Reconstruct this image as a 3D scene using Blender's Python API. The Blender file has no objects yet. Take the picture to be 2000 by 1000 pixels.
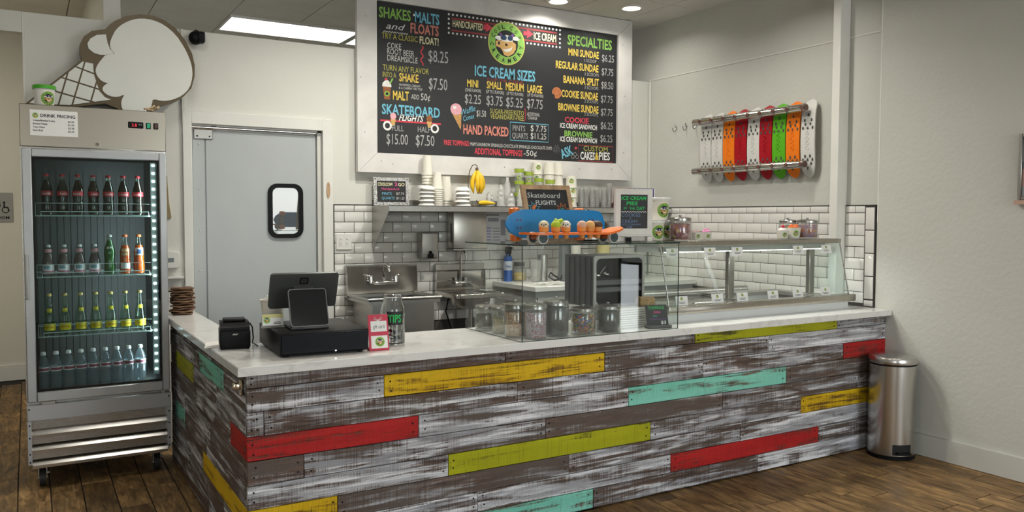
import bpy, bmesh, math, random
from mathutils import Vector, Matrix
random.seed(11)
SC = bpy.context.scene
COL = SC.collection
PI = math.pi

# ------------------------------------------------------------------ camera
yaw, pit, rol, FPX = 0.5361, -0.0481, 0.0032, 1590.86
F = Vector((math.sin(yaw)*math.cos(pit), math.cos(yaw)*math.cos(pit), math.sin(pit)))
R0 = Vector((math.cos(yaw), -math.sin(yaw), 0)); U0 = R0.cross(F)
R_ = R0*math.cos(rol)+U0*math.sin(rol); U_ = -R0*math.sin(rol)+U0*math.cos(rol)
cam = bpy.data.objects.new('camera', bpy.data.cameras.new('camera')); COL.objects.link(cam)
M4 = Matrix((R_, U_, -F)).transposed().to_4x4(); M4.translation = Vector((-0.7516, -3.3881, 1.5299))
cam.matrix_world = M4
cam.data.sensor_fit = 'HORIZONTAL'; cam.data.sensor_width = 36.0
cam.data.lens = FPX*36.0/2000.0
cam.data.clip_start = 0.05
SC.camera = cam

# ------------------------------------------------------------------ world, lights, exposure
W = bpy.data.worlds.new('world'); SC.world = W; W.use_nodes = True
nt = W.node_tree; nt.nodes.clear()
sky = nt.nodes.new('ShaderNodeTexSky'); sky.sky_type = 'NISHITA'; sky.sun_disc = False
sky.sun_elevation = math.radians(42); sky.sun_rotation = math.radians(200)
bg = nt.nodes.new('ShaderNodeBackground'); bg.inputs[1].default_value = 0.25
wo = nt.nodes.new('ShaderNodeOutputWorld')
nt.links.new(sky.outputs[0], bg.inputs[0]); nt.links.new(bg.outputs[0], wo.inputs[0])
SC.view_settings.view_transform = 'Standard'; SC.view_settings.look = 'None'
SC.view_settings.gamma = 1.0; SC.view_settings.use_curve_mapping = False
SC.view_settings.exposure = 0.0
SC.cycles.max_bounces = 12; SC.cycles.transparent_max_bounces = 24
SC.cycles.sample_clamp_indirect = 4.0
SC.cycles.caustics_reflective = False; SC.cycles.caustics_refractive = False

def area(name, loc, rot, sx, sy, power, col=(1, 1, 1), shape='RECTANGLE', spread=PI):
    l = bpy.data.lights.new(name, 'AREA'); l.energy = power; l.color = col
    l.shape = shape; l.size = sx
    if shape in ('RECTANGLE', 'ELLIPSE'): l.size_y = sy
    l.spread = spread
    o = bpy.data.objects.new(name, l); o.location = loc; o.rotation_euler = rot; COL.objects.link(o); return o
# daylight through the storefront windows behind the camera (rot: emits towards +Y)
area('window_daylight', (-2.72, -6.42, 1.55), (PI/2, 0, 0), 2.0, 2.2, 44, (0.90, 0.96, 1.0))
area('window_daylight', (2.62, -6.42, 1.55), (PI/2, 0, 0), 2.5, 2.2, 90, (0.90, 0.96, 1.0))
area('case_reflection_lamp', (4.17, -2.76, .74), (0, PI/2, 0), 0.68, 0.26, 2.6, (0.92, 0.97, 1.0))  # unseen lamp added for the bright reflection in the display case
# recessed ceiling downlights: first pair visible, the others added unseen to light the room (positions reused for their fittings below)
DOWN = [(2.98, 2.17), (3.62, 2.03), (1.25, 1.3), (2.3, 0.95), (3.3, 0.6), (0.6, -1.2), (2.2, -1.5), (-1.5, 0.6), (2.9, -2.6), (-1.4, -2.8), (0.9, -3.6)]
DPOW = [5, 5, 22, 27, 10, 7, 6, 3, 2, 4, 4]
for (x, y), pw in zip(DOWN, DPOW):
    area('downlight_lamp', (x, y, 3.262), (0, 0, 0), 0.15, 0.15, pw, (1.0, 0.965, 0.87), 'DISK', math.radians(150))
# fluorescent troffers of the room behind the partition
FLUO = [(0.802, 4.03, 1.985, 4.61), (2.02, 4.03, 3.2, 4.61), (-0.415, 0.595, 0.185, 1.195)]
FPOW = [9, 9, 5]
for (x0, y0, x1, y1), pw in zip(FLUO, FPOW):
    area('troffer_lamp', ((x0+x1)/2, (y0+y1)/2, 3.255), (0, 0, 0), x1-x0-.04, y1-y0-.04, pw, (1, 0.95, 0.86))
area('hall_fill_lamp', (-2.2, 3.9, 3.24), (0, 0, 0), 1.2, 0.6, 26, (1, 0.93, 0.74))  # unseen fill without a fitting, added to brighten the hallway wall
# LED strips inside the refrigerator and the dipping cabinet
area('refrigerator_led_lamp', (-0.125, 1.86, 1.2), (0, PI/2, math.radians(-35)), 1.2, 0.03, 5.0, (0.82, 0.97, 1.0))
area('dipping_cabinet_led_lamp', (2.8, 0.285, 1.316), (0, 0, 0), 0.75, 0.03, 3.0, (1, 0.98, 0.94))
area('dipping_cabinet_led_lamp', (3.6, 0.285, 1.316), (0, 0, 0), 0.75, 0.03, 3.0, (1, 0.98, 0.94))

# ------------------------------------------------------------------ materials
MATS = {}
def newmat(name):
    m = bpy.data.materials.new(name); m.use_nodes = True
    n = m.node_tree.nodes; p = n.get('Principled BSDF')
    return m, n, m.node_tree.links, p
def mat(name, col, rough=0.5, metal=0.0, spec=0.5, var=0.06, scale=6.0, bump=0.0, bscale=60.0, trans=0.0, emit=None, es=0.0, coat=0.0):
    """plain painted / plastic / metal surface with a little procedural tone variation and optional fine relief"""
    if name in MATS: return MATS[name]
    m, n, l, p = newmat(name)
    p.inputs['Roughness'].default_value = rough; p.inputs['Metallic'].default_value = metal
    p.inputs['Specular IOR Level'].default_value = spec
    p.inputs['Transmission Weight'].default_value = trans; p.inputs['Coat Weight'].default_value = coat
    if emit:
        p.inputs['Emission Color'].default_value = (*emit, 1); p.inputs['Emission Strength'].default_value = es
    tc = n.new('ShaderNodeTexCoord'); nz = n.new('ShaderNodeTexNoise'); nz.inputs['Scale'].default_value = scale; nz.inputs['Detail'].default_value = 4
    rp = n.new('ShaderNodeValToRGB')
    rp.color_ramp.elements[0].position = 0.3; rp.color_ramp.elements[1].position = 0.7
    rp.color_ramp.elements[0].color = (*[max(0, c*(1-var)) for c in col], 1)
    rp.color_ramp.elements[1].color = (*[min(1, c*(1+var)) for c in col], 1)
    l.new(tc.outputs['Object'], nz.inputs['Vector']); l.new(nz.outputs['Fac'], rp.inputs['Fac']); l.new(rp.outputs['Color'], p.inputs['Base Color'])
    if bump > 0:
        n2 = n.new('ShaderNodeTexNoise'); n2.inputs['Scale'].default_value = bscale; n2.inputs['Detail'].default_value = 5
        b = n.new('ShaderNodeBump'); b.inputs['Strength'].default_value = bump; b.inputs['Distance'].default_value = 0.01
        l.new(tc.outputs['Object'], n2.inputs['Vector']); l.new(n2.outputs['Fac'], b.inputs['Height']); l.new(b.outputs['Normal'], p.inputs['Normal'])
    MATS[name] = m; return m
def steel(name, col=(0.52, 0.51, 0.49), rough=0.3, stretch=(1.5, 1.5, 120), var=0.02):
    """brushed stainless steel: metal with stretched grain in tone and roughness"""
    if name in MATS: return MATS[name]
    m, n, l, p = newmat(name); p.inputs['Metallic'].default_value = 1.0
    tc = n.new('ShaderNodeTexCoord'); mp = n.new('ShaderNodeMapping'); mp.inputs['Scale'].default_value = stretch
    nz = n.new('ShaderNodeTexNoise'); nz.inputs['Scale'].default_value = 4; nz.inputs['Detail'].default_value = 3
    l.new(tc.outputs['Object'], mp.inputs['Vector']); l.new(mp.outputs['Vector'], nz.inputs['Vector'])
    rp = n.new('ShaderNodeValToRGB'); rp.color_ramp.elements[0].color = (*[c*(1-var) for c in col], 1); rp.color_ramp.elements[1].color = (*[min(1, c*(1+var)) for c in col], 1)
    l.new(nz.outputs['Fac'], rp.inputs['Fac']); l.new(rp.outputs['Color'], p.inputs['Base Color'])
    mr = n.new('ShaderNodeMapRange'); mr.inputs['To Min'].default_value = rough*0.93; mr.inputs['To Max'].default_value = rough*1.08
    l.new(nz.outputs['Fac'], mr.inputs['Value']); l.new(mr.outputs['Result'], p.inputs['Roughness'])
    MATS[name] = m; return m
def glass(name, tint=(0.95, 0.98, 0.97), edge=None, rough=0.0, ior=1.45, body=0.0, bodycol=(0.8, 0.8, 0.8), boost=1.0):
    """thin-walled glass or clear plastic: tinted see-through mixed with a Fresnel reflection and, for plastic, a little milky body"""
    if name in MATS: return MATS[name]
    m, n, l, p = newmat(name); n.remove(p); out = n.get('Material Output')
    t = n.new('ShaderNodeBsdfTransparent'); t.inputs[0].default_value = (*tint, 1)
    g = n.new('ShaderNodeBsdfGlossy'); g.inputs['Roughness'].default_value = rough; g.inputs[0].default_value = (1, 1, 1, 1)
    fr = n.new('ShaderNodeFresnel'); ge = n.new('ShaderNodeNewGeometry'); ir = n.new('ShaderNodeMapRange')
    ir.inputs['To Min'].default_value = ior; ir.inputs['To Max'].default_value = 1/ior      # same reflection from both sides of the thin wall
    l.new(ge.outputs['Backfacing'], ir.inputs['Value']); l.new(ir.outputs[0], fr.inputs[0])
    mx = n.new('ShaderNodeMixShader')
    tc = n.new('ShaderNodeTexCoord'); nz = n.new('ShaderNodeTexNoise'); nz.inputs['Scale'].default_value = 3.0
    l.new(tc.outputs['Object'], nz.inputs['Vector'])
    ml = n.new('ShaderNodeMath'); ml.operation = 'MULTIPLY'; ml.inputs[1].default_value = boost; ml.use_clamp = True
    l.new(fr.outputs[0], ml.inputs[0]); l.new(ml.outputs[0], mx.inputs[0])
    if edge:      # thick glass looks darker where one looks along its wall
        lw = n.new('ShaderNodeLayerWeight'); lw.inputs[0].default_value = .35; rp = n.new('ShaderNodeMapRange'); rp.inputs['From Min'].default_value = .45; rp.inputs['From Max'].default_value = 1.0
        mc = n.new('ShaderNodeMix'); mc.data_type = 'RGBA'; mc.inputs[6].default_value = (*tint, 1); mc.inputs[7].default_value = (*edge, 1)
        l.new(lw.outputs['Facing'], rp.inputs['Value']); l.new(rp.outputs[0], mc.inputs[0]); l.new(mc.outputs[2], t.inputs[0])
    src = t
    if body > 0:
        d = n.new('ShaderNodeBsdfDiffuse'); d.inputs[0].default_value = (*bodycol, 1)
        m2 = n.new('ShaderNodeMixShader')
        mr = n.new('ShaderNodeMapRange'); mr.inputs['To Min'].default_value = body*0.7; mr.inputs['To Max'].default_value = body*1.3
        l.new(nz.outputs['Fac'], mr.inputs['Value']); l.new(mr.outputs['Result'], m2.inputs[0])
        l.new(t.outputs[0], m2.inputs[1]); l.new(d.outputs[0], m2.inputs[2]); src = m2
    l.new(src.outputs[0], mx.inputs[1]); l.new(g.outputs[0], mx.inputs[2]); l.new(mx.outputs[0], out.inputs['Surface'])
    MATS[name] = m; return m
def solid_glass(name, tint=(.96, .975, .97), ior=1.47):
    if name in MATS: return MATS[name]
    m, n, l, p = newmat(name)
    p.inputs['Base Color'].default_value = (*tint, 1); p.inputs['Transmission Weight'].default_value = 1.0; p.inputs['Roughness'].default_value = 0.01; p.inputs['IOR'].default_value = ior
    MATS[name] = m; return m
def glow(name, col, s):
    if name in MATS: return MATS[name]
    m, n, l, p = newmat(name); n.remove(p); out = n.get('Material Output')
    e = n.new('ShaderNodeEmission'); e.inputs[0].default_value = (*col, 1); e.inputs[1].default_value = s
    l.new(e.outputs[0], out.inputs['Surface']); MATS[name] = m; return m
def speckle(name, cols, scale=120, rough=0.45, bump=0.35):
    """sprinkles, granola, candy: Voronoi cells each with a colour of its own"""
    if name in MATS: return MATS[name]
    m, n, l, p = newmat(name); p.inputs['Roughness'].default_value = rough
    tc = n.new('ShaderNodeTexCoord'); v = n.new('ShaderNodeTexVoronoi'); v.inputs['Scale'].default_value = scale
    l.new(tc.outputs['Object'], v.inputs['Vector'])
    sp = n.new('ShaderNodeSeparateColor'); l.new(v.outputs['Color'], sp.inputs[0])
    rp = n.new('ShaderNodeValToRGB'); rp.color_ramp.interpolation = 'CONSTANT'
    while len(rp.color_ramp.elements) < len(cols): rp.color_ramp.elements.new(0.5)
    for i, c in enumerate(cols):
        rp.color_ramp.elements[i].position = i/len(cols); rp.color_ramp.elements[i].color = (*c, 1)
    l.new(sp.outputs[0], rp.inputs['Fac']); l.new(rp.outputs['Color'], p.inputs['Base Color'])
    b = n.new('ShaderNodeBump'); b.inputs['Strength'].default_value = bump; b.inputs['Distance'].default_value = 0.004; b.invert = True
    l.new(v.outputs['Distance'], b.inputs['Height']); l.new(b.outputs['Normal'], p.inputs['Normal'])
    MATS[name] = m; return m
def plank(name, wood, paint, cover, light, worn=False):
    """rough-sawn reclaimed board: saw marks across, brush-dragged worn paint along its length; each board gets its own patch of the pattern"""
    if name in MATS: return MATS[name]
    m, n, l, p = newmat(name); p.inputs['Roughness'].default_value = 0.62; p.inputs['Specular IOR Level'].default_value = 0.35
    tc = n.new('ShaderNodeTexCoord'); oi = n.new('ShaderNodeObjectInfo')
    sc = n.new('ShaderNodeVectorMath'); sc.operation = 'SCALE'; sc.inputs[0].default_value = (37.0, 11.0, 23.0)
    l.new(oi.outputs['Random'], sc.inputs['Scale'])
    ad = n.new('ShaderNodeVectorMath'); ad.operation = 'ADD'; l.new(tc.outputs['Object'], ad.inputs[0]); l.new(sc.outputs[0], ad.inputs[1])
    def nz(scale, detail=4, dist=0.0, rough=.55):
        mp = n.new('ShaderNodeMapping'); mp.inputs['Scale'].default_value = scale
        x = n.new('ShaderNodeTexNoise'); x.inputs['Scale'].default_value = 1; x.inputs['Detail'].default_value = detail; x.inputs['Distortion'].default_value = dist
        x.inputs['Roughness'].default_value = rough
        l.new(ad.outputs[0], mp.inputs['Vector']); l.new(mp.outputs['Vector'], x.inputs['Vector']); return x.outputs['Fac']
    def mth(op, a, b, clamp=False):
        x = n.new('ShaderNodeMath'); x.operation = op; x.use_clamp = clamp
        for i, v in enumerate((a, b)):
            if isinstance(v, (int, float)): x.inputs[i].default_value = v
            else: l.new(v, x.inputs[i])
        return x.outputs[0]
    def mix(fac, a, b):
        x = n.new('ShaderNodeMix'); x.data_type = 'RGBA'
        l.new(fac, x.inputs[0])
        for i, v in ((6, a), (7, b)):
            if isinstance(v, tuple): x.inputs[i].default_value = (*v, 1)
            else: l.new(v, x.inputs[i])
        return x.outputs[2]
    def ramp(v, lo, hi):
        x = n.new('ShaderNodeMapRange'); x.interpolation_type = 'SMOOTHSTEP'; x.inputs['From Min'].default_value = lo; x.inputs['From Max'].default_value = hi
        l.new(v, x.inputs['Value']); return x.outputs[0]
    grain = nz((6, 60, 60), 5, 0.6); tone = nz((1.3, 8, 8), 3, 0.4)
    saw = nz((230, 5, 4), 3, 0.12)          # saw-blade marks across the board
    drag = nz((1.7, 30, 30), 5, 0.7, .6)      # paint dragged along the board
    blot = nz((3.2, 9, 9), 3, 1.0)
    w = mix(ramp(grain, .35, .7), tuple(c*.6 for c in wood), tuple(min(1, c*1.45) for c in wood))
    grey = mix(ramp(tone, .4, .65), w, (0.115, 0.088, 0.074))
    bris = nz((5, 150, 150), 3, 0.3)
    a = mth('ADD', mth('MULTIPLY', drag, .85), mth('MULTIPLY', blot, .40))
    a = mth('ADD', a, mth('MULTIPLY', mth('SUBTRACT', saw, .5), .28))
    a = mth('ADD', a, mth('MULTIPLY', mth('SUBTRACT', bris, .5), .22))
    k = ramp(a, cover[0], cover[1])
    k = mth('MULTIPLY', k, cover[2])
    pc = mix(ramp(nz((2.2, 40, 40), 4, .8) if worn else tone, .40, .66), paint, light)
    c = mix(k, grey if worn else w, pc)
    c = mix(mth('MULTIPLY', ramp(saw, .56, .70), .34), c, tuple(q*.35 for q in wood))
    l.new(c, p.inputs['Base Color'])
    b = n.new('ShaderNodeBump'); b.inputs['Strength'].default_value = 0.5; b.inputs['Distance'].default_value = 0.004
    l.new(mth('ADD', mth('ADD', saw, grain), k), b.inputs['Height']); l.new(b.outputs['Normal'], p.inputs['Normal'])
    MATS[name] = m; return m
def floor_mat():
    m, n, l, p = newmat('wood_look_floor_tile'); p.inputs['Specular IOR Level'].default_value = 0.32
    tc = n.new('ShaderNodeTexCoord'); oi = n.new('ShaderNodeObjectInfo')
    sc = n.new('ShaderNodeVectorMath'); sc.operation = 'SCALE'; sc.inputs[0].default_value = (31.0, 17.0, 5.0); l.new(oi.outputs['Random'], sc.inputs['Scale'])
    ad = n.new('ShaderNodeVectorMath'); l.new(tc.outputs['Object'], ad.inputs[0]); l.new(sc.outputs[0], ad.inputs[1])
    def nz(s, d, di):
        mp = n.new('ShaderNodeMapping'); mp.inputs['Scale'].default_value = s; x = n.new('ShaderNodeTexNoise'); x.inputs['Scale'].default_value = 1; x.inputs['Detail'].default_value = d; x.inputs['Distortion'].default_value = di
        l.new(ad.outputs[0], mp.inputs[0]); l.new(mp.outputs[0], x.inputs['Vector']); return x
    a = nz((34, 5, 5), 6, 1.2); b = nz((9, 4, 4), 4, .8)
    r1 = n.new('ShaderNodeValToRGB'); e = r1.color_ramp.elements
    e[0].position = .28; e[0].color = (.098, .056, .022, 1); e[1].position = .74; e[1].color = (.42, .27, .125, 1)
    x = e.new(.5); x.color = (.225, .138, .060, 1)
    l.new(a.outputs['Fac'], r1.inputs[0])
    r2 = n.new('ShaderNodeValToRGB'); r2.color_ramp.elements[0].color = (.55, .52, .5, 1); r2.color_ramp.elements[1].color = (1.25, 1.2, 1.1, 1)
    r2.color_ramp.elements[0].position = .3; r2.color_ramp.elements[1].position = .7
    l.new(b.outputs['Fac'], r2.inputs[0])
    mx = n.new('ShaderNodeMix'); mx.data_type = 'RGBA'; mx.blend_type = 'MULTIPLY'; mx.inputs[0].default_value = 1
    l.new(r1.outputs[0], mx.inputs[6]); l.new(r2.outputs[0], mx.inputs[7])
    mr = n.new('ShaderNodeMapRange'); mr.inputs['To Min'].default_value = .75; mr.inputs['To Max'].default_value = 1.25; l.new(oi.outputs['Random'], mr.inputs['Value'])
    ms = n.new('ShaderNodeVectorMath'); ms.operation = 'SCALE'; l.new(mx.outputs[2], ms.inputs[0]); l.new(mr.outputs[0], ms.inputs['Scale'])
    l.new(ms.outputs[0], p.inputs['Base Color'])
    rr = n.new('ShaderNodeMapRange'); rr.inputs['To Min'].default_value = .42; rr.inputs['To Max'].default_value = .65; l.new(b.outputs['Fac'], rr.inputs['Value']); l.new(rr.outputs[0], p.inputs['Roughness'])
    bp = n.new('ShaderNodeBump'); bp.inputs['Strength'].default_value = .25; bp.inputs['Distance'].default_value = .004; l.new(a.outputs['Fac'], bp.inputs['Height']); l.new(bp.outputs[0], p.inputs['Normal'])
    return m
def quartz():
    m, n, l, p = newmat('white_veined_quartz'); p.inputs['Roughness'].default_value = .16; p.inputs['Specular IOR Level'].default_value = .5
    tc = n.new('ShaderNodeTexCoord'); nz = n.new('ShaderNodeTexNoise'); nz.inputs['Scale'].default_value = 2.2; nz.inputs['Detail'].default_value = 7; nz.inputs['Distortion'].default_value = 1.6
    l.new(tc.outputs['Object'], nz.inputs['Vector'])
    r = n.new('ShaderNodeValToRGB'); e = r.color_ramp.elements; e[0].position = .47; e[0].color = (.80, .79, .765, 1); e[1].position = .53; e[1].color = (.80, .79, .765, 1)
    x = e.new(.5); x.color = (.70, .685, .66, 1)
    l.new(nz.outputs['Fac'], r.inputs[0]); l.new(r.outputs[0], p.inputs['Base Color']); return m

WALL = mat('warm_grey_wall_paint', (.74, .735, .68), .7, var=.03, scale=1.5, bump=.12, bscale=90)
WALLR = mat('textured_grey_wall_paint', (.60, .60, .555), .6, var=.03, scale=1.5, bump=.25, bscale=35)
TRIM = mat('white_trim_paint', (.78, .775, .73), .45, var=.03)
CEIL = mat('ceiling_tile_board', (.70, .68, .63), .85, var=.05, scale=3, bump=.2, bscale=120)
GRID = mat('ceiling_joint_grey', (.22, .21, .19), .8)
TILE = mat('glazed_white_tile', (.77, .755, .715), .14, var=.02, scale=1.2)
GROUT = mat('dark_grout', (.075, .068, .06), .9)
FGROUT = mat('dark_floor_joint', (.018, .013, .010), .9)
BLACKTRIM = mat('black_edge_trim', (.03, .03, .03), .4)
STEEL = steel('brushed_steel', rough=.27)
STEELV = steel('brushed_steel_upright', (.52, .505, .485), .24, (60, 60, 1.2), .12)
STEELD = steel('dull_steel', (.40, .39, .37), .38)
CHROME = steel('chrome', (.72, .71, .70), .08, (3, 3, 3), .03)
ALU = mat('silver_grey_door_frame', (.42, .43, .44), .38, .55)
BLACK = mat('black_plastic', (.008, .008, .009), .42, spec=.12)
DARK = mat('dark_grey_plastic', (.05, .05, .052), .45)
GREYP = mat('grey_plastic', (.25, .25, .25), .5)
WHITE = mat('white_plastic', (.78, .77, .74), .4, var=.02)
PAPER = mat('white_paper', (.82, .80, .755), .75, var=.03)
CREAM = mat('cream_paper_cup', (.80, .765, .68), .6, var=.03)
CARD = mat('white_card', (.84, .84, .82), .6, var=.02)
WOODW = mat('white_distressed_wood', (.72, .70, .66), .6, var=.10, scale=9, bump=.15, bscale=40)
CHALKB = mat('black_chalkboard', (.016, .017, .019), .55, var=.15, scale=3)
GLASS = glass('clear_pane')
GLASSG = glass('green_edged_pane', (.965, .985, .975))
JARG = glass('jar_glass', (.95, .955, .95), (.32, .34, .34), body=.05, bodycol=(.7, .72, .72), boost=1.6)
CLEARP = glass('clear_plastic', (.93, .93, .92), (.5, .5, .5), .08, 1.4, .16, (.75, .75, .74), 1.3)
MILKY = glass('milky_plastic_wrap', (.9, .9, .9), None, .12, 1.4, .45, (.82, .81, .79), 1.2)
QUARTZ = quartz()
FLOORM = floor_mat()
CH = {}
for k, c in dict(lime=(.26, .52, .10), sky=(.17, .50, .66), white=(.82, .82, .80), salmon=(.72, .26, .20), olive=(.50, .47, .10), cream=(.80, .76, .48), chalk=(.62, .62, .60),
                 grey=(.42, .42, .42), yellow=(.80, .58, .10), brick=(.32, .05, .05), red=(.66, .06, .09), pink=(.72, .10, .30), orange=(.75, .20, .05), brown=(.30, .11, .04), tan=(.66, .40, .14),
                 black=(.01, .01, .01), purple=(.20, .09, .32), blue=(.015, .05, .12), teal=(.10, .45, .36), rose=(.80, .42, .48), green=(.03, .50, .12)).items():
    CH[k] = mat('chalk_'+k, c, .8, var=.10, scale=40)

# ------------------------------------------------------------------ mesh helpers
class B:
    def __init__(s): s.bm = bmesh.new()
    def _m(s, faces, m):
        for f in faces: f.material_index = m; f.smooth = True
    def box(s, c, d, m=0, bev=0.0, rot=None, seg=1):
        t = bmesh.new(); bmesh.ops.create_cube(t, size=1.0)
        for v in t.verts: v.co = Vector((v.co.x*d[0], v.co.y*d[1], v.co.z*d[2]))
        if bev > 0: bmesh.ops.bevel(t, geom=t.edges[:], offset=min(bev, min(d)*.49), segments=seg, affect='EDGES', profile=.5)
        mt = Matrix.Translation(Vector(c))
        if rot: mt = mt @ (Matrix.Rotation(rot[2], 4, 'Z') @ Matrix.Rotation(rot[1], 4, 'Y') @ Matrix.Rotation(rot[0], 4, 'X'))
        s.add(t, m, mt); return s
    def bx(s, x0, y0, z0, x1, y1, z1, m=0, bev=0.0, seg=1): return s.box(((x0+x1)/2, (y0+y1)/2, (z0+z1)/2), (abs(x1-x0), abs(y1-y0), abs(z1-z0)), m, bev, None, seg)
    def add(s, t, m, mt=None):
        mp = {}
        for v in t.verts: mp[v] = s.bm.verts.new(mt @ v.co if mt else v.co)
        for f in t.faces:
            try: g = s.bm.faces.new([mp[v] for v in f.verts]); g.material_index = m if m is not None else f.material_index; g.smooth = True
            except ValueError: pass
        t.free()
    def cyl(s, p0, p1, r0, r1=None, n=16, m=0, cap=True):
        p0, p1 = Vector(p0), Vector(p1); r1 = r0 if r1 is None else r1
        d = (p1-p0).normalized(); a = d.orthogonal().normalized(); b = d.cross(a)
        A = [s.bm.verts.new(p0+(a*math.cos(2*PI*i/n)+b*math.sin(2*PI*i/n))*r0) for i in range(n)]
        C = [s.bm.verts.new(p1+(a*math.cos(2*PI*i/n)+b*math.sin(2*PI*i/n))*r1) for i in range(n)]
        fs = [s.bm.faces.new((A[i], A[(i+1) % n], C[(i+1) % n], C[i])) for i in range(n)]
        if cap: fs += [s.bm.faces.new(A[::-1]), s.bm.faces.new(C)]
        s._m(fs, m); return s
    def lathe(s, prof, n=20, m=0, o=(0, 0, 0), cap=(True, True)):
        rings = []
        for r, z in prof:
            if r < 1e-6: rings.append([s.bm.verts.new((o[0], o[1], o[2]+z))])
            else: rings.append([s.bm.verts.new((o[0]+r*math.cos(2*PI*i/n), o[1]+r*math.sin(2*PI*i/n), o[2]+z)) for i in range(n)])
        fs = []
        for a, b in zip(rings, rings[1:]):
            for i in range(n):
                j = (i+1) % n
                if len(a) == 1 and len(b) == 1: continue
                if len(a) == 1: fs.append(s.bm.faces.new((a[0], b[j], b[i])))
                elif len(b) == 1: fs.append(s.bm.faces.new((a[i], a[j], b[0])))
                else: fs.append(s.bm.faces.new((a[i], a[j], b[j], b[i])))
        if cap[0] and len(rings[0]) > 1: fs.append(s.bm.faces.new(rings[0][::-1]))
        if cap[1] and len(rings[-1]) > 1: fs.append(s.bm.faces.new(rings[-1]))
        s._m(fs, m); return s
    def tube(s, pts, r, n=8, m=0, closed=False):
        pts = [Vector(p) for p in pts]; rs = r if isinstance(r, (list, tuple)) else [r]*len(pts)
        rings = []; a = None
        for i, p in enumerate(pts):
            if closed: d = pts[(i+1) % len(pts)]-pts[i-1]
            else: d = pts[min(i+1, len(pts)-1)]-pts[max(i-1, 0)]
            d.normalize()
            a = d.orthogonal().normalized() if a is None else (a-d*a.dot(d)).normalized()
            b = d.cross(a)
            rings.append([s.bm.verts.new(p+(a*math.cos(2*PI*k/n)+b*math.sin(2*PI*k/n))*rs[i]) for k in range(n)])
        fs = []
        prs = list(zip(rings, rings[1:]))+([(rings[-1], rings[0])] if closed else [])
        for A, C in prs:
            for k in range(n): fs.append(s.bm.faces.new((A[k], A[(k+1) % n], C[(k+1) % n], C[k])))
        if not closed: fs += [s.bm.faces.new(rings[0][::-1]), s.bm.faces.new(rings[-1])]
        s._m(fs, m); return s
    def prism(s, pts, a, b, ax='y', m=0, mside=None):
        """outline pts (u, v) pushed from a to b along ax; ax='y': u=x v=z, ax='x': u=y v=z, ax='z': u=x v=y"""
        def P(u, v, w): return (u, w, v) if ax == 'y' else (w, u, v) if ax == 'x' else (u, v, w)
        A = [s.bm.verts.new(P(u, v, a)) for u, v in pts]; C = [s.bm.verts.new(P(u, v, b)) for u, v in pts]
        n = len(pts); fs = [s.bm.faces.new(A), s.bm.faces.new(C[::-1])]
        s._m(fs, m)
        sd = [s.bm.faces.new((A[i], C[i], C[(i+1) % n], A[(i+1) % n])) for i in range(n)]
        s._m(sd, m if mside is None else mside); return s
    def sph(s, c, r, n=14, m=0, sc=(1, 1, 1), rot=None):
        t = bmesh.new(); bmesh.ops.create_uvsphere(t, u_segments=n, v_segments=max(5, n*2//3), radius=r)
        mt = Matrix.Translation(Vector(c))
        if rot: mt = mt @ (Matrix.Rotation(rot[2], 4, 'Z') @ Matrix.Rotation(rot[1], 4, 'Y') @ Matrix.Rotation(rot[0], 4, 'X'))
        s.add(t, m, mt @ Matrix.Diagonal((*sc, 1))); return s
    def poly(s, pts, m=0):
        f = s.bm.faces.new([s.bm.verts.new(p) for p in pts]); s._m([f], m); return s
    def fix(s): bmesh.ops.recalc_face_normals(s.bm, faces=s.bm.faces[:]); return s

def mesh(name, b, mats, fix=True, ang=38):
    if fix: b.fix()
    me = bpy.data.meshes.new(name); b.bm.to_mesh(me); b.bm.free()
    for m in (mats if isinstance(mats, (list, tuple)) else [mats]): me.materials.append(m)
    me.set_sharp_from_angle(angle=math.radians(ang)); return me
def link(name, data, parent=None, loc=(0, 0, 0), rot=(0, 0, 0)):
    o = bpy.data.objects.new(name, data); o.location = loc; o.rotation_euler = rot
    if parent: o.parent = parent
    COL.objects.link(o); return o
def obj(name, b, mats, parent=None, loc=(0, 0, 0), rot=(0, 0, 0), fix=True, ang=38): return link(name, mesh(name, b, mats, fix, ang), parent, loc, rot)
def tag(o, label, cat, group=None, kind=None):
    o['label'] = label; o['category'] = cat
    if group: o['group'] = group
    if kind: o['kind'] = kind
    return o
def thing(name, label, cat, loc=(0, 0, 0), rz=0.0, group=None, rot=None):
    o = bpy.data.objects.new(name, None); o.empty_display_size = .05; o.location = loc
    o.rotation_euler = rot if rot else (0, 0, rz); COL.objects.link(o); return tag(o, label, cat, group)
def one(name, b, mats, label, cat, loc=(0, 0, 0), rot=(0, 0, 0), group=None, kind=None): return tag(obj(name, b, mats, None, loc, rot), label, cat, group, kind)
def struct(name, b, mats, parent=None, fix=True):
    o = obj(name, b, mats, parent, fix=fix)
    if not parent: o['kind'] = 'structure'
    return o
def dup(root, loc, rz=None, label=None, group=None):
    r = root.copy(); COL.objects.link(r); r.location = loc
    if rz is not None: r.rotation_euler = (r.rotation_euler[0], r.rotation_euler[1], rz)
    if label: r['label'] = label
    if group: r['group'] = group
    for ch in list(root.children):
        c = ch.copy(); COL.objects.link(c); c.parent = r
        for g in list(ch.children):
            d = g.copy(); COL.objects.link(d); d.parent = c
    return r
ORD = ['first', 'second', 'third', 'fourth', 'fifth', 'sixth', 'seventh', 'eighth', 'ninth', 'tenth', 'eleventh', 'twelfth']

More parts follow.
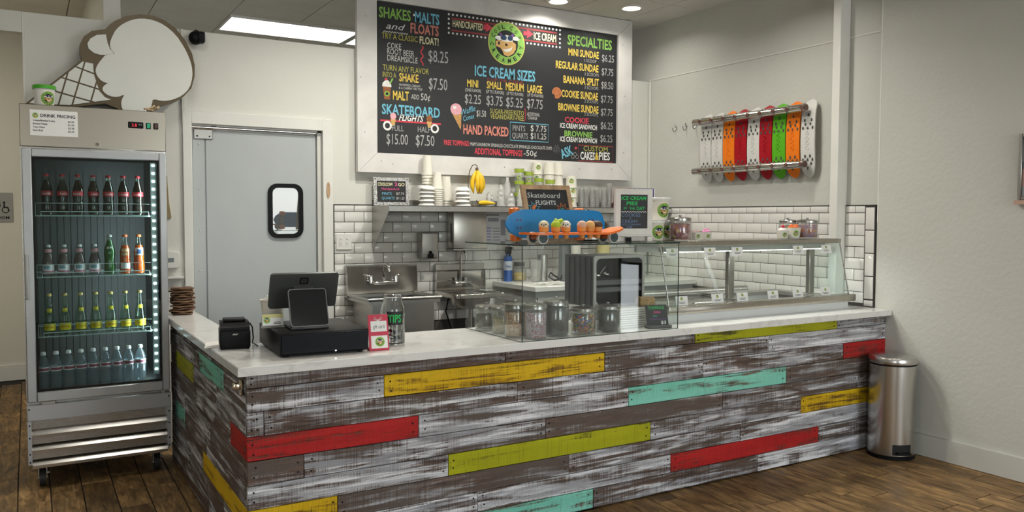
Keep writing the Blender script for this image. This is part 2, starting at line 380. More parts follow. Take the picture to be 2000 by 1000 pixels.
# ------------------------------------------------------------------ lettering and the shop's round emblem
_TX = {}
def text_polys(s, bold=False, shear=0.0, res=2):
    k = (s, bold, shear, res)
    if k in _TX: return _TX[k]
    cu = bpy.data.curves.new('lettering', 'FONT'); cu.body = s; cu.resolution_u = res; cu.fill_mode = 'FRONT'; cu.shear = shear
    cu.offset = .022 if bold else 0.0
    o = bpy.data.objects.new('lettering', cu); me = bpy.data.meshes.new_from_object(o)
    v = [(p.co.x, p.co.y) for p in me.vertices]; f = [tuple(p.vertices) for p in me.polygons]
    bpy.data.objects.remove(o); bpy.data.curves.remove(cu); bpy.data.meshes.remove(me)
    _TX[k] = (v, f); return v, f
def text(b, s, x, y, w, h, fn, m=0, bold=False, shear=0.0, ang=0.0, res=2, caps=True):
    """letters of s from the baseline point (x, y): width w (0 keeps the font's own), cap height h; fn maps sheet (u, v) to a 3-D point"""
    v, f = text_polys(s, bold, shear, res)
    if not v: return
    x0 = min(p[0] for p in v); x1 = max(p[0] for p in v)
    sy = h/.72; sx = w/(x1-x0) if w else sy*.8
    ca, sa = math.cos(ang), math.sin(ang)
    vs = []
    for px, py in v:
        u, t = (px-x0)*sx, py*sy
        vs.append(b.bm.verts.new(fn(x+u*ca-t*sa, y+u*sa+t*ca)))
    for q in f:
        try: g = b.bm.faces.new([vs[i] for i in q]); g.material_index = m; g.smooth = True
        except ValueError: pass
EMB = [CH['lime'], CH['black'], CH['white'], CH['tan'], CH['blue'], CH['purple'], mat('emblem_rim', (.62, .55, .12), .6)]
def emblem(b, fn, letters=True, n=28, base=0):
    """round emblem: green ring with the shop's name, black centre, cow's head with sunglasses. fn(u, v, layer) -> point; unit radius; base = first material slot"""
    def ring(r0, r1, ly, m):
        A = [fn(r0*math.cos(2*PI*i/n), r0*math.sin(2*PI*i/n), ly) for i in range(n)]; C = [fn(r1*math.cos(2*PI*i/n), r1*math.sin(2*PI*i/n), ly) for i in range(n)]
        A = [b.bm.verts.new(p) for p in A]; C = [b.bm.verts.new(p) for p in C]
        for i in range(n): f = b.bm.faces.new((A[i], A[(i+1) % n], C[(i+1) % n], C[i])); f.material_index = base+m
    def blob(pts, ly, m):
        cx = sum(p[0] for p in pts)/len(pts); cy = sum(p[1] for p in pts)/len(pts)
        k = len(pts); c = b.bm.verts.new(fn(cx, cy, ly)); I = [b.bm.verts.new(fn(cx+(p[0]-cx)*.5, cy+(p[1]-cy)*.5, ly)) for p in pts]; O = [b.bm.verts.new(fn(p[0], p[1], ly)) for p in pts]
        for i in range(k):
            j = (i+1) % k
            for q in ((c, I[i], I[j]), (I[i], O[i], O[j], I[j])): f = b.bm.faces.new(q); f.material_index = base+m
    ring(.96, 1.0, 1, 6); ring(.62, .96, 1, 0); ring(.31, .62, 1, 1); ring(.02, .31, 1, 1)
    def el(cx, cy, rx, ry, k=12, a=0): return [(cx+rx*math.cos(t)*math.cos(a)-ry*math.sin(t)*math.sin(a), cy+rx*math.cos(t)*math.sin(a)+ry*math.sin(t)*math.cos(a)) for t in (2*PI*i/k for i in range(k))]
    blob(el(-.42, .22, .2, .1), 2, 2); blob(el(.5, .28, .22, .1), 2, 2)                      # ears
    blob([(-.36, .42), (-.2, .34), (0, .40), (.2, .36), (.36, .46), (.32, .1), (.2, -.1), (-.2, -.1), (-.28, .1)], 2, 2)   # face
    blob([(-.40, .52), (-.24, .38), (-.16, .34), (-.34, .3)], 3, 5); blob([(.42, .56), (.34, .3), (.14, .36), (.24, .42)], 3, 5)
    blob([(-.60, .06), (-.40, .12), (-.1, .08), (.14, .10), (.34, .12), (.50, .02), (.50, -.22), (.36, -.44), (.08, -.60), (-.14, -.54), (-.24, -.34), (-.36, -.22), (-.58, -.18)], 3, 3)  # muzzle
    blob(el(-.15, .26, .15, .12), 4, 4); blob(el(.19, .26, .15, .12), 4, 4)                      # sunglasses
    blob(el(-.42, -.02, .06, .08, 8), 4, 1); blob(el(-.02, -.06, .08, .06, 8), 4, 1)              # nostrils
    blob([(-.22, -.28), (0, -.26), (.2, -.2), (.32, -.12), (.24, -.3), (.06, -.38), (-.1, -.38)], 4, 2)   # teeth
    if letters:
        for s, a0, a1, up in (('COOL', 158, 104, 1), ('COW', 72, 26, 1), ('CREAMERY', 186, 352, -1)):
            for i, ch in enumerate(s):
                a = math.radians(a0+(a1-a0)*i/(len(s)-1)); r = .68 if up > 0 else .90
                if up > 0: text(b, ch, -.08, 0, .16, .21, lambda u, v, a=a: fn((r+v)*math.cos(a)+u*math.sin(a), (r+v)*math.sin(a)-u*math.cos(a), 3), base+1, True, res=1)
                else: text(b, ch, -.08, 0, .16, .21, lambda u, v, a=a: fn((r-v)*math.cos(a)-u*math.sin(a), (r-v)*math.sin(a)+u*math.cos(a), 3), base+1, True, res=1)
def flat(o, ux, vy, nrm, s=1.0, e=.0006):
    o, ux, vy, nrm = map(Vector, (o, ux, vy, nrm))
    return lambda u, v, ly=1: o+ux*(u*s)+vy*(v*s)+nrm*(e*ly)
def round_(cx, cy, zc, r, a0, s, e=.0006, dr=0.0):
    """sheet wrapped on an upright cylinder (or a cone whose radius grows dr per metre), centred on the angle a0"""
    def fn(u, v, ly=1):
        rr = r+v*s*dr+e*ly; a = a0+u*s/r
        return (cx+rr*math.cos(a), cy+rr*math.sin(a), zc+v*s)
    return fn
# angle from a point on the floor plan to the customer side where the photograph was taken from
def face_a(x, y, dx=0.0): return math.atan2(-3.39-y, -0.75+dx-x)
# ------------------------------------------------------------------ the room
XR, YB, ZC = 4.19, 2.465, 3.28
# floor: base slab in grout colour and wood-look plank tiles laid along Y
fl = struct('floor', B().bx(-4.1, -6.6, -.10, 4.4, 6.2, -.006), FGROUT)
PW, PL = .155, .62
pm = None
def floor_plank(x, y, l=PL):
    o = obj('plank', B().box((0, 0, -.006), (PW-.0055, l-.0055, .012), 0, .0022), FLOORM, fl, (x, y, 0)); return o
cache = {}
def lay(i0, i1, y0, y1):
    for i in range(i0, i1):
        x = -.83+PW*(i+.5); off = random.choice((0, .2, .41))+(.1 if i % 2 else 0)
        y = y0+off-PL
        while y < y1:
            if 'p' not in cache: cache['p'] = floor_plank(x, y+PL/2)
            else:
                o = cache['p'].copy(); o.location = (x, y+PL/2, 0); COL.objects.link(o)
            y += PL
lay(-4, 6, .55, 5.0)          # left of the counter, into the hallway
lay(12, 33, -2.05, .01)       # right foreground
rest = B()
for i in range(-18, 33):
    x = -.83+PW*(i+.5)
    for k in range(-10, 9):
        y = -.1+PL*k+(i % 3)*.2
        if -4 <= i < 6 and y > -.3: continue
        if i >= 12 and y > -3.3: continue
        rest.box((x, y, -.005), (PW-.004, PL-.004, .012))
r_ = obj('plank_field', rest, FLOORM, fl); r_['kind'] = 'stuff'
# ceiling: board panels hung with dark joints
ce = struct('ceiling', B().bx(-4.1, -6.6, ZC+.012, 4.4, 6.2, ZC+.1), GRID)
G = .61; pm = mesh('ceiling_tile', B().box((0, 0, 0), (G-.007, G-.007, .012), 0, .002), CEIL)
far = B()
for i in range(-13, 2):
    for k in range(-15, 7):
        x, y = 3.85+G*(i+.5), 2.42+G*(k+.5)
        if x+G/2 > XR+.35 or x < -4: continue
        if any(x0-.02 < x+.25 and x-.25 < x1+.02 and y0-.02 < y+.25 and y-.25 < y1+.02 for x0, y0, x1, y1 in FLUO): pass
        if y > -.2 and x > -2.0: link('ceiling_tile', pm, ce, (x, y, ZC+.006))
        else: far.box((x, y, ZC+.006), (G-.007, G-.007, .012))
o = obj('ceiling_tile_field', far, CEIL, ce); o['kind'] = 'stuff'

# partition with the swing door; it stops below the ceiling
DX0, DX1, DZ = .208, 1.109, 2.150
PT = 2.770
b = B().bx(-.745, YB, 0, DX0, YB+.1, PT).bx(DX1, YB, 0, XR, YB+.1, PT).bx(DX0, YB, DZ, DX1, YB+.1, PT)
wb = struct('wall_back', b, WALL)
struct('wall_header', B().bx(-4.0, YB, 2.645, -.745, YB+.1, PT), WALL)
struct('trim_1', B().bx(-.757, YB-.006, 0, -.745, YB+.106, PT, 0, .002), TRIM)                     # corner bead at the partition's end
struct('trim_2', B().bx(.148, YB-.020, 2.16, .166, YB-.0005, PT, 0, .002), WALL)                # wall seam above the door casing
# door casing
b = B().bx(.151, YB-.022, 0, DX0, YB-.0005, 2.235, 0, .003).bx(DX1, YB-.022, 0, 1.183, YB-.0005, 2.235, 0, .003).bx(DX0, YB-.022, DZ, DX1, YB-.0005, 2.235, 0, .003)
b.bx(DX0-.001, YB-.0004, 0, DX0+.004, YB+.1, DZ).bx(DX1-.03, YB+.02, 0, DX1, YB+.1, DZ).bx(DX0, YB+.02, DZ-.012, DX1, YB+.1, DZ)
struct('trim_3', b, TRIM)
DOORM = mat('blue_grey_door', (.46, .49, .495), .42, var=.02)
d = struct('door_1', B().bx(.306, YB+.035, .012, 1.072, YB+.07, 2.118, 0, .003).bx(.218, YB+.035, .012, .298, YB+.07, 2.118, 0, .003).bx(.294, YB+.046, .012, .310, YB+.066, 2.118), DOORM)
b = B().cyl((.215, YB+.03, 2.133), (1.07, YB+.03, 2.133), .013, n=12); b.cyl((.34, YB+.03, 2.133), (.375, YB+.03, 2.133), .017, n=12)
obj('door_pivot_rail', b, [CHROME], d)
b = B().bx(.228, YB+.024, 2.052, .352, YB+.036, 2.120, 0, .004)
for x in (.25, .33): b.cyl((x, YB+.0235, 2.072), (x, YB+.026, 2.072), .006, n=8, m=1)
obj('hinge_plate', b, [STEELD, BLACK], d)
b = B()
for z in (2.02, 1.715, 1.43, 1.155): b.cyl((.262, YB+.030, z), (.262, YB+.036, z), .006, n=8)
o = obj('screw', b, STEELD, d); o['kind'] = 'stuff'
def rrect(x0, z0, x1, z1, r, n=6):
    out = []
    for cx, cz, a in ((x1-r, z1-r, 0), (x0+r, z1-r, 90), (x0+r, z0+r, 180), (x1-r, z0+r, 270)):
        for i in range(n+1):
            t = math.radians(a+90*i/n); out.append((cx+r*math.cos(t), cz+r*math.sin(t)))
    return out
def frame_ring(b, oo, ii, y0, y1, m=0):
    n = len(oo)
    V = lambda p, y: b.bm.verts.new((p[0], y, p[1]))
    A, C, D, E = [V(p, y0) for p in oo], [V(p, y0) for p in ii], [V(p, y1) for p in oo], [V(p, y1) for p in ii]
    for i in range(n):
        j = (i+1) % n
        for q in ((A[i], A[j], C[j], C[i]), (D[i], E[i], E[j], D[j]), (A[i], D[i], D[j], A[j]), (C[i], C[j], E[j], E[i])):
            f = b.bm.faces.new(q); f.material_index = m; f.smooth = True
oo, ii = rrect(.722, 1.372, .972, 1.762, .065), rrect(.752, 1.402, .942, 1.732, .04)
b = B(); frame_ring(b, oo, ii, YB+.018, YB+.035)
obj('window_gasket', b, BLACK, d)
b = B().prism(ii, YB+.031, YB+.0349, 'y')
MIRW = glass('door_window_pane', (.62, .64, .64), ior=1.9, body=.30, bodycol=(.28, .28, .27))
obj('window_pane', b, MIRW, d)
# wooden oval plaque on the right casing
b = B().prism([(1.146+.013*math.cos(t), 1.722+.058*math.sin(t)) for t in (2*PI*i/24 for i in range(24))], YB-.029, YB-.0225, 'y')
b.cyl((1.146, YB-.031, 1.757), (1.146, YB-.0285, 1.757), .003, n=8, m=1)
one('wooden_plaque', b, [mat('pale_plaque_wood', (.50, .33, .19), .5), BLACK], 'small pale wooden oval plaque on the right door casing', 'plaque')

# right-hand wall: rear part behind the counter, slightly proud part in the customer area
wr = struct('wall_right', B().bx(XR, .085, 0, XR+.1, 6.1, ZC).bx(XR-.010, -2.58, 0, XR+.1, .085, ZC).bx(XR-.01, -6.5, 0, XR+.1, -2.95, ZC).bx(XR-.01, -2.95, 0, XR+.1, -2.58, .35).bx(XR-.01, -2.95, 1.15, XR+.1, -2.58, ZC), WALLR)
struct('trim_4', B().bx(4.086, .335, 0, XR-.0005, .398, ZC, 0, .003), TRIM)                        # boxed white post
struct('trim_5', B().bx(XR-.004, .40, 2.775, XR-.0005, YB, 2.785, 0).bx(XR-.004, .095, 2.775, XR-.0005, .333, 2.785), WALL)   # wall board joint
struct('trim_6', B().bx(XR-.014, YB-.03, 1.62, XR-.0005, YB-.005, PT, 0, .003), WALL)
b = B().bx(XR-.012, .078, 1.5, XR-.002, .086, ZC); struct('trim_7', b, TRIM)
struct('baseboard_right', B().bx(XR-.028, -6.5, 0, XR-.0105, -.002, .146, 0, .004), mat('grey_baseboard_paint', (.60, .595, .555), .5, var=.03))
# unseen side window, added so that the display case glass reflects it
w = struct('window_3', B().bx(XR+.01, -2.95, .35, XR+.06, -2.91, 1.15).bx(XR+.01, -2.62, .35, XR+.06, -2.58, 1.15).bx(XR+.01, -2.91, .35, XR+.06, -2.62, .39).bx(XR+.01, -2.91, 1.11, XR+.06, -2.62, 1.15), ALU)
obj('window_pane', B().bx(XR+.03, -2.91, .39, XR+.036, -2.62, 1.11), GLASS, w)

# storefront wall behind the viewer, left wall, hallway walls
b = B()
for x0, x1 in ((-4.1, -3.8), (-1.6, 1.3), (3.95, 4.4)): b.bx(x0, -6.6, 0, x1, -6.5, ZC)
for x0, x1 in ((-3.8, -1.6), (1.3, 3.95)): b.bx(x0, -6.6, 0, x1, -6.5, .35).bx(x0, -6.6, 2.75, x1, -6.5, ZC)
struct('wall_front', b, WALL)
for i, (x0, x1) in enumerate(((-3.8, -1.6), (1.3, 3.95))):
    b = B().bx(x0, -6.58, .35, x0+.06, -6.52, 2.75).bx(x1-.06, -6.58, .35, x1, -6.52, 2.75).bx(x0+.06, -6.58, .35, x1-.06, -6.52, .41).bx(x0+.06, -6.58, 2.69, x1-.06, -6.52, 2.75)
    k = 3 if i == 0 else 2
    for j in range(1, k): xx = x0+(x1-x0)*j/k; b.bx(xx-.03, -6.58, .41, xx+.03, -6.52, 2.69)
    w = struct('window_%d' % (i+1), b, ALU)
    obj('window_pane', B().bx(x0+.06, -6.553, .41, x1-.06, -6.547, 2.69), GLASS, w)
struct('wall_left', B().bx(-4.1, -6.5, 0, -4.0, 6.1, ZC), WALL)
struct('wall_far', B().bx(-4.0, 5.41, 0, -.2, 5.51, ZC), WALL)
struct('wall_hall', B().bx(-.30, YB+.1, 0, -.20, 5.41, ZC), WALL)
struct('wall_service', B().bx(-.2, 6.0, 0, XR, 6.1, ZC), WALL)
struct('baseboard_far', B().bx(-4.0, 5.392, 0, -.31, 5.4095, .15, 0, .004), TRIM)
struct('ground', B().bx(-14, -20, -.2, 18, -6.62, -.1).bx(4.45, -20, -.2, 18, 8, -.1), mat('grey_pavement', (.30, .29, .28), .8))

# glazed wall tile: each tile its own piece
TW, TH = .1545, .0779
TB = [mesh('tile', B().box((0, 0, 0), (TW-.0042, .007, TH-.0042), 0, .0016, seg=2), TILE), mesh('tile', B().box((0, 0, 0), (TW/2-.0042, .007, TH-.0042), 0, .0016, seg=2), TILE)]
ZT = 1.613
gb = obj('grout_bed', B().bx(1.184, YB-.007, .60, XR-.012, YB-.0005, ZT), GROUT, wb)
def tiles(parent, u0, u1, fn, rz, rows, phase, half_top=True):
    z = ZT
    for r in range(rows):
        h = TH if r or not half_top else TH*.62
        u = u0-(TW/2 if (r+phase) % 2 else 0)
        while u < u1-.01:
            a, c = max(u, u0), min(u+TW, u1)
            if c-a > .02:
                o = link('tile', TB[0], parent, fn((a+c)/2, z-h/2), (0, 0, rz)); o.scale = ((c-a-.0042)/(TW-.0042), 1, (h-.0042)/(TH-.0042))
            u += TW
        z -= h
tiles(wb, 1.192, XR-.016, lambda u, z: (u, YB-.009, z), 0, 12, 0)
gr = obj('grout_bed', B().bx(XR-.008, .40, .922, XR-.0005, YB-.012, ZT).bx(XR-.008, .100, .922, XR-.0005, .333, ZT), GROUT, wr)
tiles(wr, .401, YB-.02, lambda u, z: (XR-.010, u, z), PI/2, 9, 1)
tiles(wr, .178, .332, lambda u, z: (XR-.010, u, z), PI/2, 9, 1)
# edging column of upright tiles beside the wall's end
for k in range(4):
    o = link('tile', TB[0], wr, (XR-.010, .139, 1.565-.158*(k+.5)+.04), (0, PI/2, 0)); o.rotation_euler = (PI/2, 0, PI/2); o.rotation_euler = (0, PI/2, PI/2)
    o.scale = (.155/TW, 1, .070/TH)
o = link('tile', TB[0], wr, (XR-.010, .139, .9465), (0, PI/2, PI/2)); o.scale = (.040/TW, 1, .070/TH)
struct('trim_8', B().bx(1.1845, YB-.014, .60, 1.1915, YB-.0005, ZT+.006).bx(1.1915, YB-.014, ZT, 4.16, YB-.0005, ZT+.006), BLACKTRIM)
struct('trim_9', B().bx(XR-.014, .40, ZT, XR-.0005, YB-.035, ZT+.006).bx(XR-.014, .0945, ZT, XR-.0005, .333, ZT+.006).bx(XR-.0115, .0955, .925, XR-.0005, .0995, ZT), BLACKTRIM)
# ceiling fittings
for i, (x, y) in enumerate(DOWN):
    t = thing('downlight', ['round white recessed downlight at the ceiling edge above the menu board', 'round white recessed downlight over the right end of the menu board'][i] if i < 2 else 'round white recessed downlight added unseen to light the room, %s of the row' % ORD[i-2], 'downlight', (x, y, ZC-.0005), 0, 'added ceiling downlights' if i > 1 else None)
    obj('trim_ring', B().lathe([(.075, 0), (.098, 0), (.100, -.004), (.092, -.010), (.076, -.012), (.075, 0)], 32, cap=(False, False)), WHITE, t)
    obj('lamp_disc', B().lathe([(.0, -.004), (.0745, -.004), (.0745, -.0015), (0, -.0015)], 32), glow('downlight_glow', (1, .96, .90), 6), t)
for i, (x0, y0, x1, y1) in enumerate(FLUO):
    t = thing('troffer_light', ['long bright fluorescent ceiling panel left of the menu board', 'second fluorescent ceiling panel partly hidden behind the menu board', 'square ceiling light panel over the space before the refrigerator'][i], 'ceiling light', ((x0+x1)/2, (y0+y1)/2, ZC-.0005))
    w, h = (x1-x0)/2, (y1-y0)/2
    b = B().bx(-w, -h, -.02, w, -h+.015, 0).bx(-w, h-.015, -.02, w, h, 0).bx(-w, -h+.015, -.02, -w+.015, h-.015, 0).bx(w-.015, -h+.015, -.02, w, h-.015, 0)
    obj('frame', b, WHITE, t)
    obj('diffuser', B().bx(-w+.015, -h+.015, -.012, w-.015, h-.015, -.004), glow('troffer_glow', (1, .98, .95), 4.5), t)
# ------------------------------------------------------------------ counter clad in reclaimed boards
HC, OV, TK = .92, .04, .038
WOODC = (.105, .068, .052)
PM = {'w': plank('whitewashed_board', WOODC, (.34, .34, .37), (.56, .72, .96), (.88, .88, .92), True), 'W': plank('heavily_whitewashed_board', WOODC, (.40, .40, .43), (.49, .66, .97), (.92, .92, .96), True),
      'b': plank('brown_barely_painted_board', (.125, .078, .06), (.32, .32, .34), (.60, .83, .9), (.72, .72, .75), True),
      'y': plank('yellow_painted_board', (.20, .10, .015), (.70, .43, .004), (.49, .62, 1.0), (.78, .50, .008)),
      'r': plank('red_painted_board', (.14, .045, .03), (.44, .012, .012), (.46, .60, 1.0), (.52, .018, .017)),
      'l': plank('lime_painted_board', (.13, .12, .02), (.40, .40, .004), (.48, .61, 1.0), (.48, .475, .007)),
      't': plank('teal_painted_board', (.16, .12, .09), (.20, .60, .47), (.49, .62, 1.0), (.26, .68, .55))}
ct = thing('service_counter', 'L-shaped counter clad in whitewashed boards with yellow red lime and teal boards', 'counter', (0, 0, 0))
obj('body', B().bx(.020, .020, 0, XR-.013, .155, HC-TK).bx(.020, .155, 0, .15, 2.06, HC-TK).bx(.15, .155, 0, 2.38, .50, HC-TK), mat('dark_counter_core', (.05, .045, .04), .8), ct)
Z = [.882, .822, .722, .620, .518, .416, .314, .212, .110, .008]
rows = [([1.228, 2.462, 3.678], 'bblw'), ([.601, 1.83, 3.058], 'wywW'), ([.071, 1.296, 2.528, 3.749], 'wwwwr'), ([.768, 1.99, 3.215], 'rWtb'), ([.236, 1.462, 2.684, 3.906], 'bwbww'),
        ([.919, 2.145, 3.355], 'Wlwy'), ([.383, 1.607, 2.829], 'ybwW'), ([1.075, 2.295, 3.524], 'wWrw'), ([.54, 1.761, 2.98], 'wtwW')]
NAIL = B(); nail_at = []
def cladding_board(x0, x1, z1, z0, kind, side):
    L = x1-x0; th = .019+random.uniform(-.0025, .002)
    b = B().box((0, 0, 0), (L-.003, th, z1-z0-.003), 0, .0018)
    if side: o = obj('plank', b, PM[kind], ct, (.020-th/2, (x0+x1)/2, (z0+z1)/2), (0, 0, -PI/2))
    else: o = obj('plank', b, PM[kind], ct, ((x0+x1)/2, .020-th/2, (z0+z1)/2))
    for e in (x0+.028, x1-.028):
        for q in (.3, .72):
            z = z0+(z1-z0)*(q+random.uniform(-.05, .05)); u = e+random.uniform(-.008, .008)
            if side: NAIL.cyl((.0185-th, u, z), (.022-th, u, z), .0042, n=8)
            else: NAIL.cyl((u, .0185-th, z), (u, .022-th, z), .0042, n=8)
for i, (js, ks) in enumerate(rows):
    xs = [.0]+js+[XR-.012]
    for a, c, k in zip(xs, xs[1:], ks): cladding_board(a, c, Z[i], Z[i+1], k, False)
side = [([.75, 1.5], 'bwb'), ([.466, 1.065], 'wtw'), ([.62, 1.27, 1.86], 'wwlb'), ([.316, 1.18], 'rwb'), ([.8, 1.55], 'bww'), ([.9, 1.575, 1.89], 'wbtw'), ([1.005], 'yw'), ([.5, 1.4], 'wbw'), ([.85], 'wb')]
for i, (js, ks) in enumerate(side):
    xs = [.0205]+js+[2.06]
    for a, c, k in zip(xs, xs[1:], ks): cladding_board(a, c, Z[i], Z[i+1], k, True)
o = obj('nail', NAIL, BLACK, ct); o['kind'] = 'stuff'
# worktop
b = B().prism([(-OV, -OV), (XR-.012, -OV), (XR-.012, .158), (2.386, .158), (2.386, .56), (.155, .56), (.155, 2.24), (-OV, 2.24)], HC-TK+.0005, HC, 'z')
bmesh.ops.bevel(b.bm, geom=[e for e in b.bm.edges if abs(e.verts[0].co.z-e.verts[1].co.z) < .001 and e.verts[0].co.z > HC-.01], offset=.003, segments=2, affect='EDGES')
one('countertop', b, QUARTZ, 'white veined stone countertop running along the board-clad counter', 'countertop')
# bottle opener screwed to the left side, at the corner
b = B().bx(-.010, .045, .785, -.0035, .085, .850, 0, .002).box((-.024, .065, .826), (.032, .036, .026), 0, .006, (0, .25, 0), 2)
b.cyl((-.012, .065, .795), (-.0095, .065, .795), .005, n=10)
one('bottle_opener', b, steel('warm_nickel', (.66, .56, .42), .22), 'small metal bottle opener fixed to the left side of the counter corner', 'bottle opener')
# paper sheet whose corner hangs over the left edge
b = B().prism([(-.066, .535), (.13, .50), (.145, .80), (-.03, .70)], HC+.0006, HC+.0016, 'z')
one('paper_sheet', b, PAPER, 'white paper sheet with its corner over the counter edge behind the receipt printer', 'paper')

# ------------------------------------------------------------------ things at the till
# receipt printer
t = thing('receipt_printer', 'black receipt printer at the left end of the front counter', 'printer', (.065, .52, HC+.0005), math.radians(-9))
b = B().prism([(-.085, .0), (.085, .0), (.085, .085), (.06, .118), (-.085, .118)], -.066, .066, 'x')
obj('body', B().box((0, 0, .046), (.134, .17, .084), 0, .008, None, 2), BLACK, t)
obj('cover', B().prism([(-.080, .0885), (.083, .0885), (.083, .118), (-.05, .118), (-.078, .10)], -.064, .064, 'x'), mat('black_printer_cover', (.010, .010, .011), .35, spec=.14), t)
obj('paper_lid', B().box((0, .01, .126), (.10, .09, .014), 0, .005), BLACK, t)
b = B(); text(b, 'star', -.012, .066, .026, .009, lambda u, v: (u, -.0856, v), 0, True, .3)
obj('lettering', b, CH['chalk'], t, fix=False)
b = B().box((-.036, -.084, .026), (.016, .004, .022)).box((.040, -.084, .030), (.020, .004, .010))
obj('socket', b, mat('dark_recess', (.004, .004, .004), .9), t)
b = B()
for x in (-.055, .055):
    for y in (-.07, .07): b.cyl((x, y, 0), (x, y, .006), .008, n=10)
o = obj('rubber_foot', b, BLACK, t); o['kind'] = 'stuff'
one('power_cable', B().tube([(.150, .585, HC+.10), (.160, .575, HC+.08), (.163, .57, HC+.03), (.158, .565, HC+.005), (.160, .50, HC+.005), (.157, .46, HC+.005)], .0032, 6), BLACK, 'black cable between the receipt printer and the cash drawer', 'cable')
# cash drawer
RZ = math.radians(-2.5)
t = thing('cash_drawer', 'wide black cash drawer on the front counter', 'cash drawer', (.166, .096, HC+.0005), RZ)
obj('body', B().bx(0, .006, .008, .395, .448, .104, 0, .005, 2), mat('black_powder_coat', (.008, .008, .009), .36, spec=.12, bump=.05, bscale=300), t)
obj('front_panel', B().bx(.004, -.004, .014, .388, .0055, .100, 0, .003), mat('black_drawer_front', (.006, .007, .010), .30, spec=.12), t)
obj('lock', B().cyl((.24, -.0055, .018), (.24, -.003, .018), .004, n=12), CHROME, t)
b = B()
for x in (.03, .36):
    for y in (.03, .42): b.cyl((x, y, 0), (x, y, .0085), .012, n=12)
o = obj('rubber_foot', b, BLACK, t); o['kind'] = 'stuff'
# point-of-sale terminal: customer display below, big screen seen from behind
ZD = HC+.1055
t = thing('till_terminal', 'dark grey till screen seen from behind above a black customer display', 'till', (.325, .20, ZD), math.radians(-3))
obj('stand_base', B().bx(-.085, -.02, .0, .085, .13, .012, 0, .005, 2), DARK, t)
SCR = mat('dark_display_glass', (.008, .010, .012), .12)
def slab_panel(w, h, th, r): return B().prism([(x-0, z) for x, z in rrect(-w/2, 0, w/2, h, r)], -th/2, th/2, 'y')
cd = obj('customer_display', slab_panel(.172, .176, .012, .014), mat('grey_display_rim', (.20, .205, .21), .3, .6), t, (0, -.012, .010), (-.36, 0, 0))
obj('screen', slab_panel(.163, .167, .002, .011), SCR, cd, (0, -.0075, .0045))
obj('neck', B().prism([(.0, .012), (.12, .012), (.115, .05), (.14, .17), (.115, .185), (.06, .14)], -.045, .045, 'x'), DARK, t)
MONB = mat('slate_monitor_back', (.075, .08, .078), .38, .3, var=.05)
mo = obj('monitor', slab_panel(.312, .178, .014, .016), MONB, t, (.006, .168, .082), (.42, 0, 0))
obj('monitor_screen', slab_panel(.298, .164, .002, .008), SCR, mo, (0, .0085, .007))
b = B(); frame_ring(b, rrect(-.024, .124, .016, .158, .008), rrect(-.017, .130, .009, .152, .004), -.0082, -.0072); frame_ring(b, rrect(-.010, .135, .002, .147, .002), rrect(-.008, .137, 0, .145, .001), -.0082, -.0072)
obj('emblem', b, BLACK, mo)
# cup with crumpled receipts behind the drawer, card holder on it
b = B().lathe([(0, .001), (.043, .001), (.054, .106), (.0575, .108), (.0575, .113), (.053, .112), (.042, .004), (0, .004)], 28, cap=(False, False))
t = thing('paper_cup', 'white paper cup stuffed with receipts on the back of the cash drawer', 'cup', (.230, .470, ZD))
obj('cup_wall', b, CREAM, t)
b = B()
for i in range(7):
    a = i*1.9; b.box((.022*math.cos(a), .022*math.sin(a), .102), (.045, .003, .045), 0, 0, (.5*math.sin(a*3), .5*math.cos(a*2), a))
obj('receipt', b, PAPER, t)
t = thing('card_holder', 'small stand of yellow and white business cards on the cash drawer', 'card holder', (.192, .318, ZD), math.radians(-8))
obj('tray', B().bx(-.05, -.012, 0, .05, .022, .006, 0, .002).box((0, .016, .025), (.098, .003, .045), 0, 0, (-.2, 0, 0)), CLEARP, t)
cdm = obj('card_pack', B().box((0, 0, .028), (.090, .010, .050)), CARD, t, (0, 0, .006), (-.2, 0, 0))
b = B(); b.box((-.0, -.0055, .046), (.090, .0006, .016), 7); emblem(b, flat((-.026, -.0056, .028), (1, 0, 0), (0, 0, 1), (0, -1, 0), .015, .0002), False, 20)
b.box((.02, -.0056, .012), (.034, .0006, .003), 1).box((.02, -.0056, .018), (.026, .0006, .002), 1)
obj('card_print', b, EMB+[mat('card_yellow', (.75, .70, .30), .6)], cdm)
# gift card stand
t = thing('gift_card_stand', 'red and white gift card stand beside the glass tips jar', 'card stand', (.612, .085, HC+.0005), math.radians(-6)); t.scale = (.93, .93, .93)
gp = obj('back_board', B().box((0, 0, .088), (.100, .004, .176), 0, .001), mat('gift_card_red', (.56, .030, .07), .5), t, (0, .0, 0), (-.20, 0, 0))
b = B().box((.002, -.0026, .118), (.080, .0012, .052)).box((.002, -.0026, .040), (.082, .0012, .064))
obj('paper_label', b, CARD, gp)
b = B(); text(b, 'gift card', -.026, .108, .056, .018, lambda u, v: (u, -.0034, v), 0)
obj('lettering', b, CH['black'], gp, fix=False)
b = B(); emblem(b, flat((.004, -.0034, .042), (1, 0, 0), (0, 0, 1), (0, -1, 0), .024, .0002), True, 20)
obj('printed_emblem', b, EMB, gp, fix=False)
b = B().tube([(0, -.004, .148), (-.018, -.004, .162), (-.022, -.004, .152), (0, -.004, .146), (.022, -.004, .154), (.018, -.004, .164), (0, -.004, .148), (-.012, -.004, .138)], .0012, 6).tube([(0, -.004, .148), (.014, -.004, .138)], .0012, 6)
obj('printed_bow', b, CARD, gp)
obj('foot', B().box((0, .028, .006), (.098, .06, .010)), mat('gift_card_red', (.5, .03, .06)), t)
